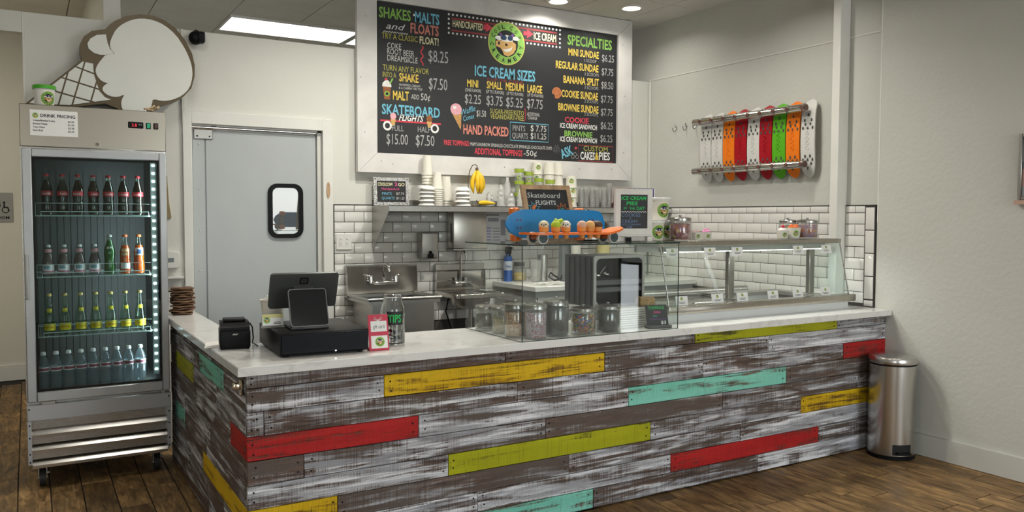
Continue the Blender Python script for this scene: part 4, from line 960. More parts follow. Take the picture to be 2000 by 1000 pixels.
MENU = '''SHAKES|0.024|1.013|0.258|0.079|lime|b|0.00
MALTS|0.317|1.012|0.206|0.081|sky|b|0.00
and|0.080|0.934|0.157|0.048|white|s|0.00
FLOATS|0.279|0.926|0.238|0.076|salmon|b|0.00
TRY A CLASSIC|0.047|0.859|0.291|0.044|olive||0.00
FLOAT!|0.355|0.853|0.161|0.056|cream|b|0.00
COKE|0.089|0.789|0.113|0.045|chalk||0.00
ROOT BEER|0.089|0.745|0.220|0.045|chalk||0.00
DREAMSICLE|0.090|0.697|0.248|0.045|chalk||0.00
$8.25|0.428|0.723|0.171|0.093|grey||0.00
TURN ANY FLAVOR|0.053|0.622|0.379|0.045|olive||0.00
INTO A|0.052|0.572|0.108|0.041|olive||0.00
SHAKE|0.185|0.552|0.160|0.062|yellow|b|0.00
WHIPPED CREAM|0.182|0.516|0.176|0.018|chalk||0.00
& A CHERRY ON TOP|0.182|0.493|0.196|0.018|chalk||0.00
$7.50|0.432|0.511|0.159|0.092|grey||0.00
MALT|0.134|0.409|0.131|0.069|yellow|b|0.00
ADD|0.284|0.423|0.066|0.039|chalk||0.00
50¢|0.365|0.421|0.078|0.054|chalk||0.00
SKATEBOARD|0.044|0.296|0.483|0.077|sky|b|0.00
FLIGHTS|0.181|0.254|0.207|0.047|white|bs|0.00
FULL|0.125|0.173|0.096|0.044|grey||0.00
HALF|0.338|0.175|0.105|0.045|grey||0.00
$15.00|0.080|0.071|0.176|0.083|grey||0.00
$7.50|0.321|0.072|0.158|0.085|grey||0.00
HANDCRAFTED|0.638|1.015|0.272|0.054|cream|b|0.00
ICE CREAM|1.391|1.001|0.223|0.061|cream|b|0.00
ICE CREAM SIZES|0.835|0.652|0.572|0.085|sky|b|0.00
CUP OR CONE|0.950|0.623|0.340|0.022|brick||0.00
MINI|0.766|0.559|0.100|0.058|yellow|b|0.00
SMALL|0.945|0.561|0.146|0.059|yellow|b|0.00
MEDIUM|1.122|0.561|0.172|0.063|yellow|b|0.00
LARGE|1.330|0.560|0.146|0.064|yellow|b|0.00
(ONE FLAVOR)|0.749|0.520|0.142|0.026|chalk||0.00
(UP TO 2 FLAVORS)|0.938|0.522|0.167|0.027|chalk||0.00
(UP TO 3 FLAVORS)|1.131|0.522|0.159|0.027|chalk||0.00
(UP TO 4 FLAVORS)|1.330|0.525|0.157|0.027|chalk||0.00
$2.25|0.746|0.427|0.145|0.076|grey||0.00
$3.75|0.942|0.426|0.151|0.080|grey||0.00
$5.25|1.126|0.426|0.161|0.081|grey||0.00
$7.75|1.327|0.427|0.155|0.082|grey||0.00
Waffle|0.720|0.329|0.134|0.046|sky|s|0.34
Cones|0.736|0.283|0.104|0.041|sky|s|0.30
$1.50|0.852|0.328|0.086|0.053|chalk||0.00
SUGAR-FREE/KETO|0.976|0.362|0.321|0.040|olive||0.00
VEGAN/DAIRY-FREE|0.979|0.320|0.317|0.040|olive||0.00
ADDITIONAL|1.327|0.365|0.127|0.030|chalk||0.00
CHARGE|1.336|0.336|0.091|0.026|chalk||0.00
HAND PACKED|0.733|0.184|0.417|0.076|salmon|b|0.00
PINTS|1.190|0.233|0.120|0.048|grey||0.00
$ 7.75|1.364|0.240|0.156|0.052|chalk||0.00
QUARTS|1.185|0.172|0.152|0.048|grey||0.00
$11.25|1.364|0.176|0.156|0.052|chalk||0.00
FREE TOPPINGS:|0.562|0.088|0.225|0.040|red|b|0.00
M&M'S-RAINBOW SPRINKLES-CHOCOLATE SPRINKLES-CHOCOLATE CHIPS|0.796|0.092|0.781|0.028|chalk||0.00
ADDITIONAL TOPPINGS|0.833|0.027|0.451|0.050|red|b|0.00
-50¢|1.296|0.032|0.129|0.049|chalk||0.00
SPECIALTIES|1.731|0.997|0.474|0.085|lime|b|0.00
MINI SUNDAE|1.741|0.907|0.323|0.059|yellow|b|0.00
1 SCOOP|1.910|0.866|0.128|0.028|grey||0.00
$6.25|2.098|0.889|0.132|0.064|grey||0.00
REGULAR SUNDAE|1.613|0.788|0.448|0.062|yellow|b|0.00
3 SCOOPS|1.911|0.750|0.155|0.028|grey||0.00
$7.75|2.096|0.770|0.128|0.064|grey||0.00
BANANA SPLIT|1.692|0.670|0.375|0.062|yellow|b|0.00
3 SCOOPS|1.912|0.634|0.151|0.028|grey||0.00
$8.50|2.093|0.653|0.132|0.064|grey||0.00
COOKIE SUNDAE|1.672|0.548|0.386|0.062|yellow|b|0.00
2 SCOOPS|1.913|0.517|0.145|0.029|grey||0.00
$7.75|2.090|0.532|0.130|0.064|grey||0.00
BROWNIE SUNDAE|1.640|0.433|0.425|0.062|yellow|b|0.00
2 SCOOPS|1.914|0.404|0.145|0.029|grey||0.00
$7.75|2.091|0.418|0.130|0.064|grey||0.00
COOKIE|1.708|0.336|0.253|0.047|red|b|0.00
ICE CREAM SANDWICH|1.660|0.286|0.390|0.042|white|b|0.00
$6.25|2.091|0.300|0.132|0.064|grey||0.00
BROWNIE|1.705|0.217|0.296|0.049|lime|b|0.00
ICE CREAM SANDWICH|1.661|0.171|0.390|0.042|white|b|0.00
$6.25|2.088|0.186|0.132|0.065|grey||0.00
ASK|1.683|0.021|0.128|0.082|sky|b|0.38
CUSTOM|1.907|0.100|0.261|0.045|olive||0.00
CAKES|1.874|0.025|0.155|0.067|white|b|0.00
&|2.031|0.027|0.042|0.068|yellow|b|0.00
PIES|2.075|0.029|0.120|0.068|white|b|0.00'''
pl = lambda u, v: (u, -.0012, v)
for ln in MENU.strip().split('\n'):
    s, x, z, w, h, c, st, an = ln.split('|')
    b = B(); text(b, s, float(x), float(z), float(w), float(h), pl, 0, 'b' in st, .35 if 's' in st else 0, float(an), res=2)
    if 'b' in st and float(h) > .055:
        pass
    obj('lettering', b, CH[c], t, fix=False)
def flat_poly(b, pts, m, e=.0012): b.poly([(x, -e, z) for x, z in pts], m)
def stroke(b, pts, w, m, e=.0012, closed=False):
    n = len(pts); L, Rr = [], []
    for i in range(n):
        a = pts[(i-1) % n] if closed else pts[max(i-1, 0)]; c = pts[(i+1) % n] if closed else pts[min(i+1, n-1)]
        dx, dz = c[0]-a[0], c[1]-a[1]; l = math.hypot(dx, dz) or 1; nx, nz = -dz/l*w/2, dx/l*w/2
        L.append(b.bm.verts.new((pts[i][0]+nx, -e, pts[i][1]+nz))); Rr.append(b.bm.verts.new((pts[i][0]-nx, -e, pts[i][1]-nz)))
    for i in range(n if closed else n-1):
        j = (i+1) % n; f = b.bm.faces.new((Rr[i], Rr[j], L[j], L[i])); f.material_index = m
def ell(cx, cz, rx, rz, k=20): return [(cx+rx*math.cos(2*PI*i/k), cz+rz*math.sin(2*PI*i/k)) for i in range(k)]
# marquee box with dots and arrows
b = B(); stroke(b, [(.628, .985), (1.622, .985), (1.622, 1.078), (.628, 1.078)], .012, 0, closed=True)
obj('marquee_border', b, CH['brick'], t, fix=False)
b = B()
for i in range(30):
    x = .604+1.049*i/29
    for z in (1.106, .962): flat_poly(b, ell(x, z, .009, .009, 8), 0)
for i in range(1, 4):
    for x in (.604, 1.653): flat_poly(b, ell(x, .962+.144*i/4, .009, .009, 8), 0)
o = obj('marquee_dot', b, CH['white'], t, fix=False); o['kind'] = 'stuff'
b = B(); flat_poly(b, [(.915, 1.066), (.935, 1.066), (.935, 1.082), (1.0, 1.045), (.935, 1.008), (.935, 1.026), (.915, 1.026)], 0); obj('drawn_arrow', b, CH['red'], t, fix=False); b = B(); flat_poly(b, [(1.29, 1.055), (1.325, 1.055), (1.325, 1.078), (1.385, 1.040), (1.325, 1.002), (1.325, 1.024), (1.29, 1.024)], 0)
obj('drawn_arrow', b, CH['red'], t, fix=False)
b = B(); emblem(b, flat((1.129, -.0014, .936), (1, 0, 0), (0, 0, 1), (0, -1, 0), .174, .0005), True, 40); obj('emblem', b, EMB, t, fix=False)
b = B(); stroke(b, [(.374+.010*math.sin(i*.75), .837-.0075*i) for i in range(21)], .009, 0); obj('drawn_squiggle', b, CH['red'], t, fix=False)
b = B(); stroke(b, [(1.300, .424), (1.309, .415), (1.309, .385), (1.317, .372), (1.309, .358), (1.309, .328), (1.300, .318)], .005, 0); obj('drawn_brace', b, CH['red'], t, fix=False)
b = B(); stroke(b, [(.058+.0105*i, .908+(.008 if i % 2 else -.002)) for i in range(20)], .005, 0); obj('drawn_wave', b, CH['white'], t, fix=False)
flat_b = B(); flat_poly(flat_b, ell(.309, 1.062, .008, .010, 10), 0); obj('drawn_dot', flat_b, CH['white'], t, fix=False)
b = B(); stroke(b, [(1.165, .155), (1.541, .155), (1.541, .302), (1.165, .302)], .006, 0, closed=True); obj('drawn_box', b, CH['sky'], t, fix=False)
b = B(); stroke(b, [(1.852, .012), (2.225, .012), (2.225, .148), (1.852, .148)], .006, 0, closed=True); obj('drawn_box', b, CH['brick'], t, fix=False)
# skateboard drawing
b = B(); stroke(b, [(.032, .247), (.535, .247)], .012, 0, .0013)
for x in (.088, .482): stroke(b, ell(x, .209, .028, .029, 24), .015, 1, .0014, True)
for x, m in ((.135, 2), (.435, 3)):
    flat_poly(b, [(x-.022, .262), (x+.022, .262), (x+.012, .215), (x-.012, .215)], 4, .0015); flat_poly(b, ell(x, .283, .025, .026, 14), m, .0016)
obj('drawn_skateboard', b, [CH['red'], CH['white'], CH['rose'], CH['brown'], CH['tan']], t, fix=False)
# milkshake drawing, waffle cone drawing, cookie drawing
b = B(); flat_poly(b, [(.052, .505), (.118, .505), (.108, .405), (.064, .405)], 0, .0012); flat_poly(b, [(.048, .500), (.122, .500), (.119, .525), (.098, .545), (.085, .552), (.070, .545), (.050, .525)], 1, .0014)
flat_poly(b, ell(.078, .556, .011, .010, 10), 2, .0015); stroke(b, [(.108, .522), (.132, .565)], .012, 3, .0015); flat_poly(b, ell(.086, .448, .022, .020, 14), 3, .0015); flat_poly(b, ell(.086, .448, .012, .011, 10), 4, .0016)
obj('drawn_milkshake', b, [CH['brown'], CH['white'], CH['red'], CH['lime'], CH['black']], t, fix=False)
b = B(); flat_poly(b, [(.627, .345), (.716, .345), (.709, .214)], 0, .0012); flat_poly(b, ell(.668, .372, .050, .046, 22), 1, .0014); flat_poly(b, ell(.655, .385, .016, .012, 10), 2, .0015)
for i in range(5): stroke(b, [(.635+.017*i, .335), (.700+.004*i, .24)], .0022, 3, .0014)
for i in range(5): stroke(b, [(.712-.004*i, .335-.02*i), (.648+.010*i, .315-.018*i)], .0022, 3, .0014)
obj('drawn_cone', b, [CH['tan'], CH['rose'], CH['white'], CH['brown']], t, fix=False)
b = B(); flat_poly(b, ell(1.624, .577, .048, .048, 24), 0, .0012)
for i in range(7): flat_poly(b, ell(1.624+.030*math.cos(i*2.4), .577+.030*math.sin(i*2.4)*(.6+.06*i), .007, .007, 8), 1, .0014)
flat_poly(b, ell(1.585, .545, .020, .020, 12), 2, .0015)
obj('drawn_cookie', b, [mat('cookie_chalk', (.52, .17, .06), .8), CH['brown'], CHALKB], t, fix=False)
b = B()
for i in range(34):
    a, r = i*2.399, .036*math.sqrt(i/34); stroke(b, [(1.624+r*math.cos(a), .100+r*math.sin(a)), (1.624+r*math.cos(a)+.006*math.cos(i), .100+r*math.sin(a)+.006*math.sin(i))], .002, 0)
for i in range(3): stroke(b, ell(1.795+.022*i, .045+.02*(i % 2), .016, .016, 12), .003, 0, closed=True)
flat_poly(b, [(1.812, .126), (1.824, .126), (1.824, .136), (1.840, .120), (1.824, .104), (1.824, .114), (1.812, .114)], 1)
obj('drawn_sprinkles', b, [CH['grey'], CH['red']], t, fix=False)

# ------------------------------------------------------------------ steel wall shelf and the things on it
SX0, SX1, SY, SZ = 1.488, 4.165, 2.115, 1.612
YW = YB-.016
t = thing('wall_shelf', 'long stainless wall shelf under the menu board', 'shelf', (0, 0, 0))
SHELFM = steel('brushed_steel_shelf', (.55, .54, .52), .24, (9, 2, 2), .16)
obj('shelf_plate', B().bx(SX0, SY, SZ-.045, SX1, SY+.004, SZ-.001, 0, .001).bx(SX0, SY, SZ-.006, SX1, YW, SZ-.001).bx(SX0, YW-.002, SZ-.006, SX1, YW, SZ+.045), SHELFM, t)
for x in (SX0-.003, 2.75, 3.9):
    b = B().prism([(SY+.001, SZ-.007), (YW, SZ-.007), (YW, 1.288), (YW-.028, 1.288), (SY+.001, SZ-.045)], x, x+.003, 'x').bx(x, YW-.003, 1.288, x+.022, YW, SZ-.007)
    obj('bracket', b, STEELD, t)
def chalk_frame(t, w, h, fw, th, fm, names=('frame_rail', 'chalk_panel')):
    """upright sign in local x/z with its lower edge at 0, face towards -y"""
    for p in (((-w/2, 0), (w/2, 0), (w/2-fw, fw), (-w/2+fw, fw)), ((-w/2, h), (-w/2+fw, h-fw), (w/2-fw, h-fw), (w/2, h)), ((-w/2, 0), (-w/2+fw, fw), (-w/2+fw, h-fw), (-w/2, h)), ((w/2, 0), (w/2, h), (w/2-fw, h-fw), (w/2-fw, fw))):
        obj(names[0], B().prism(p, -th/2, th/2, 'y'), fm, t)
    obj(names[1], B().bx(-w/2+fw-.003, -th/2+.004, fw-.003, w/2-fw+.003, th/2-.002, h-fw+.003), CHALKB, t)
# chalk sign at the shelf's left end
t = thing('chalk_sign', 'small chalk sign in a speckled grey frame at the shelf left end', 'sign', (1.622, 2.395, SZ), 0, rot=(-.07, 0, 0))
chalk_frame(t, .285, .212, .026, .016, speckle('speckled_grey_frame', [(.55, .55, .54), (.22, .22, .22), (.70, .70, .69), (.40, .40, .40)], 160, .5, .2))
pf = lambda u, v: (u, -.0052, v)
b = B()
text(b, 'COOLCOW', -.108, .148, .120, .026, pf, 0, True); text(b, '2', .026, .150, .024, .026, pf, 1, True); text(b, 'GO', .056, .148, .052, .026, pf, 0, True)
text(b, 'Handpacked', -.078, .118, .140, .019, pf, 1, False); text(b, 'PINTS', -.076, .080, .078, .021, pf, 2); text(b, '$7.75', .038, .082, .064, .019, pf, 3)
text(b, 'QUARTS', -.080, .046, .104, .021, pf, 2); text(b, '$11.25', .038, .047, .066, .019, pf, 3)
obj('lettering', b, [CH['cream'], CH['pink'], CH['sky'], CH['chalk']], t, fix=False)
b = B()
for sx in (-1, 1):
    for z in (.014, .198): b.cyl((sx*.128, -.0098, z), (sx*.128, -.0082, z), .004, n=8)
o = obj('frame_screw', b, BLACK, t); o['kind'] = 'stuff'

# nested paper cups, bowls and lids: every visible piece is its own object
def cup_mesh(r0, r1, h, n=24, rim=.0034):
    return mesh('paper_cup', B().lathe([(0, h), (r0, h), (r1, .004), (r1+rim, .006), (r1+rim, 0), (r1-.0008, 0), (r0-.0008, h-.002), (0, h-.002)], n, cap=(False, False)), CREAM)
def stack_down(name, me, n, x, y, z, pitch, what, grp, cat='cup', jit=.0002):
    """upside-down pieces nested on each other, lowest first"""
    for k in range(n):
        lab = 'topmost' if k == n-1 else 'lowest' if k == 0 else ORD[k]+' lowest'
        o = link(name, me, None, (x+random.uniform(-jit, jit), y+random.uniform(-jit, jit), z+k*pitch+.0005), (0, 0, random.random()*6 if jit > .001 else 0)); tag(o, '%s, %s' % (lab, what), cat, grp)
cm = cup_mesh(.032, .042, .150)
stack_down('paper_cup', cm, 11, 1.895, 2.345, SZ, .0235, 'cream paper cup of the tall stack right of the chalk sign', 'paper cups of the tall stack')
cm2 = cup_mesh(.028, .0415, .130)
stack_down('paper_cup', cm2, 9, 1.935, 2.250, SZ, .0158, 'cream paper cup of the shorter stack left of the bananas', 'paper cups of the shorter stack')
cm3 = cup_mesh(.034, .050, .19)
stack_down('paper_cup', cm3, 3, 2.066, 2.37, SZ, .020, 'tall cream cup behind the white bowls left of the bananas', 'tall cups left of the bananas')
bm_ = mesh('paper_bowl', B().lathe([(0, .030), (.044, .030), (.062, .002), (.0655, .002), (.0655, 0), (.060, 0), (.042, .027), (0, .027)], 28, cap=(False, False)), PAPER)
lm_ = mesh('cup_lid', B().lathe([(0, .024), (.012, .024), (.014, .019), (.050, .019), (.055, .022), (.060, .019), (.066, .004), (.066, 0), (.063, 0), (.058, .014), (0, .014)], 28, cap=(False, False)), WHITE)
stack_down('paper_bowl', bm_, 4, 1.828, 2.215, SZ, .031, 'white paper bowl in the pile at the shelf front', 'paper bowls at the shelf front')
o = link('cup_lid', lm_, None, (1.828, 2.212, SZ+.125), (.12, .05, 0)); tag(o, 'white domed lid lying askew on the pile of paper bowls', 'lid')
stack_down('paper_bowl', bm_, 5, 2.135, 2.22, SZ, .029, 'white paper bowl in the pile left of the banana stand', 'paper bowls left of the banana stand', jit=.005)
# banana stand
t = thing('banana_stand', 'thin bronze wire banana hook on the wall shelf', 'banana stand', (2.262, 2.27, SZ))
BRZ = mat('bronze_wire', (.16, .10, .05), .35, .8)
obj('base', B().tube([(.058*math.cos(a), .058*math.sin(a), .004) for a in (2*PI*i/24 for i in range(24))], .0035, 6, closed=True).cyl((-.058, 0, .004), (.058, 0, .004), .003, n=6), BRZ, t)
obj('hook', B().tube([(-.04, 0, .004), (-.05, 0, .10), (-.052, 0, .20), (-.04, 0, .27), (-.015, 0, .318), (.012, 0, .326), (.028, 0, .314), (.026, 0, .300)], .0035, 8), BRZ, t)
BAN = mat('ripe_banana_skin', (.80, .50, .012), .45, var=.12, scale=14); BTIP = mat('brown_banana_tip', (.13, .08, .03), .6)
def banana(b, top, dirx, diry, L=.165, r=.0175, bend=.03):
    pts, rs = [], []
    for i in range(12):
        s = i/11; k = math.sin(PI*s)
        pts.append((top[0]+dirx*(s*.6+k*.55)*bend/.03, top[1]+diry*(s*.6+k*.55), top[2]-L*s)); rs.append(max(.0045, r*min(1, 2.6*s+.22)*min(1, 2.8*(1-s)+.28)))
    b.tube(pts, rs, 10, 0); b.tube([pts[-1], (pts[-1][0]-dirx*.02, pts[-1][1], pts[-1][2]-.006)], [.0055, .004], 8, 1)
t = thing('banana_bunch', 'bunch of ripe yellow bananas hanging from the wire hook', 'bananas', (2.286, 2.268, SZ+.298))
obj('stem', B().tube([(0, 0, .004), (0, 0, -.03)], [.011, .014], 10), BTIP, t)
for dx, dy in ((-.045, -.010), (-.012, -.034), (.020, -.030), (.050, -.006), (.030, .020)):
    b = B(); banana(b, (dx*.15, dy*.2, -.018), dx, dy, .175); obj('banana', b, [BAN, BTIP], t)
t = thing('loose_banana', 'single yellow banana lying on the shelf below the bunch', 'banana', (2.325, 2.178, SZ+.0225))
b = B(); b.tube([(-.075+.15*i/10, .030*math.sin(PI*i/10), .004*math.sin(PI*i/10)) for i in range(11)], [.005, .011, .016, .019, .020, .020, .019, .017, .013, .009, .005], 10, 0); b.tube([(-.075, 0, 0), (-.095, -.006, .022)], [.006, .004], 8, 1)
obj('skin', b, [BAN, BTIP], t)
# wrapped spoon sleeves in clear film
for i, (x, y, h, r) in enumerate(((2.412, 2.30, .115, .026), (2.470, 2.36, .090, .022), (2.505, 2.27, .175, .032), (2.575, 2.23, .108, .034), (2.612, 2.35, .240, .034), (2.655, 2.22, .150, .026))):
    b = B(); n = 14; rings = []
    for k in range(10):
        s = k/9; rr = r*(1.05-.35*s)*(1 if s < .86 else .5)
        rings.append((rr, h*s))
    b.lathe([(0, 0)]+rings, n)
    for v in b.bm.verts: v.co.x += .004*math.sin(v.co.z*160+i*2+v.co.y*120); v.co.y += .004*math.cos(v.co.z*140+i)
    one('wrapped_sleeve', b, MILKY, 'clear film sleeve of wrapped spoons on the shelf, %s' % pos_word(i, 6), 'sleeve', (x, y, SZ+.0005), group='film-wrapped sleeves on the shelf')
# clear cups with a green band
GBAND = mat('lime_cup_band', (.36, .48, .05), .4)
clear_me = mesh('clear_cup', B().lathe([(0, .001), (.030, .001), (.040, .118), (.042, .118), (.042, .122), (.038, .121), (.029, .004), (0, .004)], 22, cap=(False, False)), CLEARP)
gb_me = mesh('printed_band', B().lathe([(.0385, .085), (.0410, .115)], 22, cap=(False, False)), GBAND)
eb = B(); emblem(eb, round_(0, 0, .045, .0345, -2.1, .020, .0006, .08), False, 18); em_small = mesh('printed_emblem', eb, EMB, False)
nm = 0
for cx, cy, zs in ((2.70, 2.31, (0, .095, .190)), (2.785, 2.30, (0, .085, .170)), (2.845, 2.24, (0, .115)), (2.920, 2.185, (0, .102))):
    for k, dz in enumerate(zs):
        nm += 1
        t = thing('green_banded_cup', 'lime-banded clear cup, %s in the %s column behind the skateboard sign' % ('topmost' if k == len(zs)-1 else 'lowest' if k == 0 else 'middle', ['leftmost', 'second', 'third', 'rightmost'][[2.70, 2.785, 2.845, 2.920].index(cx)]), 'cup', (cx, cy, SZ+.0006+dz), 0, 'clear cups with lime bands')
        link('cup_wall', clear_me, t); link('printed_band', gb_me, t); link('printed_emblem', em_small, t)
# stacks of white cups carrying the emblem
wm = mesh('white_cup', B().lathe([(0, .100), (.0405, .100), (.0465, .006), (.0485, .005), (.0485, 0), (.045, 0), (.039, .097), (0, .097)], 26, cap=(False, False)), CREAM)
ebm = {}
for s in (.55,):
    eb = B(); emblem(eb, round_(0, 0, .058, .0440, -2.05, .021, .0008, -.06), False, 20); ebm[s] = mesh('printed_emblem', eb, EMB, False)
for j, (x, y, n, nm_) in enumerate(((2.892, 2.345, 4, 'leftmost'), (2.985, 2.300, 4, 'second'), (3.090, 2.33, 4, 'third'), (3.175, 2.25, 3, 'rightmost'))):
    for k in range(n):
        p = .0895 if n == 4 else .080
        t = thing('white_cup', 'white emblem cup, %s in the %s stack behind the chalk signs' % ('topmost' if k == n-1 else 'lowest' if k == 0 else ORD[k]+' lowest', nm_), 'cup', (x, y, SZ+.0006+k*p), 0, 'white cups with the emblem')
        link('cup_wall', wm, t)
        if (j, k) not in ((1, 3), (2, 3), (1, 2), (2, 2)): link('printed_emblem', ebm[.55], t, (0, 0, 0), (0, 0, .35*(k % 2)-.1))
# stacked clear plastic cups
cc = mesh('clear_plastic_cup', B().lathe([(0, .112), (.022, .112), (.0290, .008), (.0305, .007), (.0305, 0), (.0284, .0), (.0213, .110), (0, .110)], 20, cap=(False, False)), CLEARP)
for i, (x, y, tl) in enumerate(((3.285, 2.26, 0), (3.345, 2.28, .0), (3.405, 2.27, 0), (3.467, 2.29, 0), (3.53, 2.27, .0), (3.592, 2.29, .12))):
    for k in range(4 if i < 5 else 6):
        o = link('clear_plastic_cup', cc, None, (x+.019*k*math.sin(tl*.6), y, SZ+.0006+(.003 if tl else 0)+k*.019), (0, tl*.6, 0)); tag(o, 'grey clear cup, %s lowest in the %s stack, shelf right end' % (ORD[k], pos_word(i, 6)), 'cup', 'nested clear cups on the shelf right end')
RC = mat('red_plastic_cup', (.36, .012, .035), .3)
rm = mesh('red_cup', B().lathe([(0, .168), (.026, .168), (.0300, .010), (.0315, .008), (.0315, 0), (.028, 0), (.025, .165), (0, .165)], 20, cap=(False, False)), RC)
for i in range(3):
    o = link('red_cup', rm, None, (3.664+.064*i, 2.26, SZ+.0006)); tag(o, 'dark red plastic tumbler behind the ice cream pies sign, %s' % pos_word(i, 3), 'cup', 'red tumblers on the shelf')
t = thing('striped_carton', 'blue and white striped carton at the right end of the wall shelf', 'carton', (3.94, 2.27, SZ+.0006))
obj('carton_body', B().bx(-.12, -.05, 0, .12, .05, .168), CARD, t)
b = B()
for i in range(9): b.bx(-.114+.0262*i, -.052, 0, -.102+.0262*i, .052, .172)
obj('printed_stripe', b, mat('navy_stripe', (.05, .055, .20), .5), t)

# ------------------------------------------------------------------ fittings on the tiled wall
t = thing('soap_dispenser', 'stainless wall soap dispenser with black push valve', 'soap dispenser', (1.925, YW, 1.305))
obj('body', B().bx(-.073, -.095, -.104, .073, -.0005, .104, 0, .014, 3), STEELD, t)
obj('valve', B().bx(-.022, -.115, -.098, .022, -.095, -.062, 0, .006, 2).cyl((0, -.112, -.055), (0, -.095, -.048), .010, n=14), BLACK, t)
t = thing('towel_dispenser', 'stainless paper towel dispenser under the shelf', 'towel dispenser', (2.262, YW, 1.275))
obj('body', B().bx(-.152, -.125, .004, .145, -.0005, .292, 0, .006, 2), steel('towel_box_steel', (.56, .54, .50), .30, (3, 3, 14)), t)
obj('tray', B().bx(-.154, -.128, -.012, .147, -.0005, .0035, 0, .003), STEELD, t)
obj('side_slot', B().bx(-.1535, -.09, .05, -.1521, -.075, .20), BLACK, t)
t = thing('handwashing_poster', 'pale handwashing notice taped to the tiles right of the towel dispenser', 'poster', (2.545, YW, 1.435))
obj('sheet', B().bx(-.125, -.0022, -.133, .125, -.0005, .133), mat('laminated_notice', (.66, .66, .67), .3), t)
b = B(); text(b, 'HANDWASHING', -.105, .100, .15, .018, lambda u, v: (u, -.0028, v), 0, True)
b.bx(-.06, -.0030, .055, .04, -.0024, .085, 1)
for i in range(5): b.bx(-.105, -.0030, -.10+.024*i, -.03, -.0024, -.088+.024*i, 2); b.bx(-.015, -.0030, -.10+.024*i, .055, -.0024, -.092+.024*i, 1)
b.bx(.06, -.0030, -.06, .105, -.0024, .07, 1)
obj('lettering', b, [CH['black'], mat('grey_print', (.30, .30, .32), .6), mat('violet_print', (.36, .34, .55), .6)], t, fix=False)
t = thing('outlet_plate', 'double white wall outlet plate on the tiles beside the door', 'outlet', (1.262, YW, 1.342))
obj('plate', B().bx(-.060, -.006, -.060, .060, -.0005, .060, 0, .003), TRIM, t)
for x in (-.024, .024):
    b = B().bx(x-.014, -.008, -.034, x+.014, -.0062, .034, 0, .001)
    for z in (-.016, .016):
        for s in (-.005, .005): b.bx(x+s-.0012, -.0085, z-.005, x+s+.0012, -.0079, z+.005, 1)
    obj('receptacle', b, [WHITE, BLACK], t)

# ------------------------------------------------------------------ two stainless hand sinks
def faucet_wide(t, y, z):
    b = B().tube([(-.10, y-.006, z), (-.10, y-.045, z), (-.075, y-.055, z-.012), (.075, y-.055, z-.012), (.10, y-.045, z), (.10, y-.006, z)], .0155, 12)
    for s in (-1, 1):
        b.cyl((s*.10, y-.002, z), (s*.10, y-.012, z), .030, n=18); b.cyl((s*.10, y-.045, z-.010), (s*.10, y-.045, z+.038), .019, .015, 14)
        b.box((s*.125, y-.055, z+.046), (.078, .018, .013), 0, .005, (0, -.15*s, .25*s))
    b.cyl((0, y-.055, z-.012), (0, y-.055, z+.03), .013, n=12)
    b.tube([(0, y-.055, z+.02), (0, y-.055, z+.075), (0, y-.075, z+.115), (0, y-.12, z+.128), (0, y-.155, z+.11), (0, y-.165, z+.075)], .0135, 12)
    obj('faucet', b, CHROME, t)
SINK = steel('satin_sink_steel', (.53, .51, .48), .33, (4, 4, 4), .07)
t = thing('large_wall_sink', 'larger stainless wall sink with wide two-handle faucet', 'sink', (1.552, YW, .945))
w, dp = .283, .49
obj('backsplash', B().prism([(-.0005, -.02), (-.0005, .205), (-.014, .222), (-.030, .222), (-.030, .195), (-.018, .178), (-.010, .02)], -w, w, 'x').prism([(-.0005, -.02), (-.0005, .222), (-.03, .222), (-.05, .14), (-.05, -.02)], -w-.002, -w, 'x').prism([(-.0005, -.02), (-.0005, .222), (-.03, .222), (-.05, .14), (-.05, -.02)], w, w+.002, 'x'), SINK, t)
b = B()
b.tube([(-w+.008, -.012, .0), (-w+.008, -dp+.01, .0), (w-.008, -dp+.01, .0), (w-.008, -.012, .0)], .011, 10)
b.bx(-w+.01, -dp+.012, -.035, -w+.05, -.012, -.002).bx(w-.05, -dp+.012, -.035, w-.01, -.012, -.002).bx(-w+.05, -dp+.012, -.035, w-.05, -dp+.05, -.002).bx(-w+.05, -.06, -.02, w-.05, -.012, -.002)
obj('rim', b, SINK, t)
b = B().bx(-w+.045, -dp+.045, -.29, -w+.050, -.055, -.035).bx(w-.05, -dp+.045, -.29, w-.045, -.055, -.035).bx(-w+.05, -dp+.045, -.29, w-.05, -dp+.05, -.035).bx(-w+.05, -.06, -.29, w-.05, -.055, -.035).bx(-w+.045, -dp+.045, -.295, w-.045, -.055, -.29)
obj('bowl', b, SINK, t)
obj('leg_frame', B().bx(-w+.08, -.40, -.94, -w+.11, -.37, -.295).bx(w-.11, -.40, -.94, w-.08, -.37, -.295), STEELD, t)
faucet_wide(t, -.012, .098)
obj('drain', B().cyl((0, -.27, -.2895), (0, -.27, -.285), .04, n=20), CHROME, t)
t = thing('small_wall_sink', 'smaller stainless hand sink with a tall gooseneck faucet', 'sink', (2.218, YW, .942))
w, dp = .218, .385
obj('backsplash', B().prism([(-.0005, -.02), (-.0005, .198), (-.022, .214), (-.034, .208), (-.034, .165), (-.014, .150), (-.010, .02)], -w, w, 'x').prism([(-.0005, -.02), (-.0005, .208), (-.034, .208), (-.05, .12), (-.05, -.02)], -w-.002, -w, 'x').prism([(-.0005, -.02), (-.0005, .208), (-.034, .208), (-.05, .12), (-.05, -.02)], w, w+.002, 'x'), steel('shiny_sink_steel', (.58, .56, .53), .16, (4, 4, 4), .06), t)
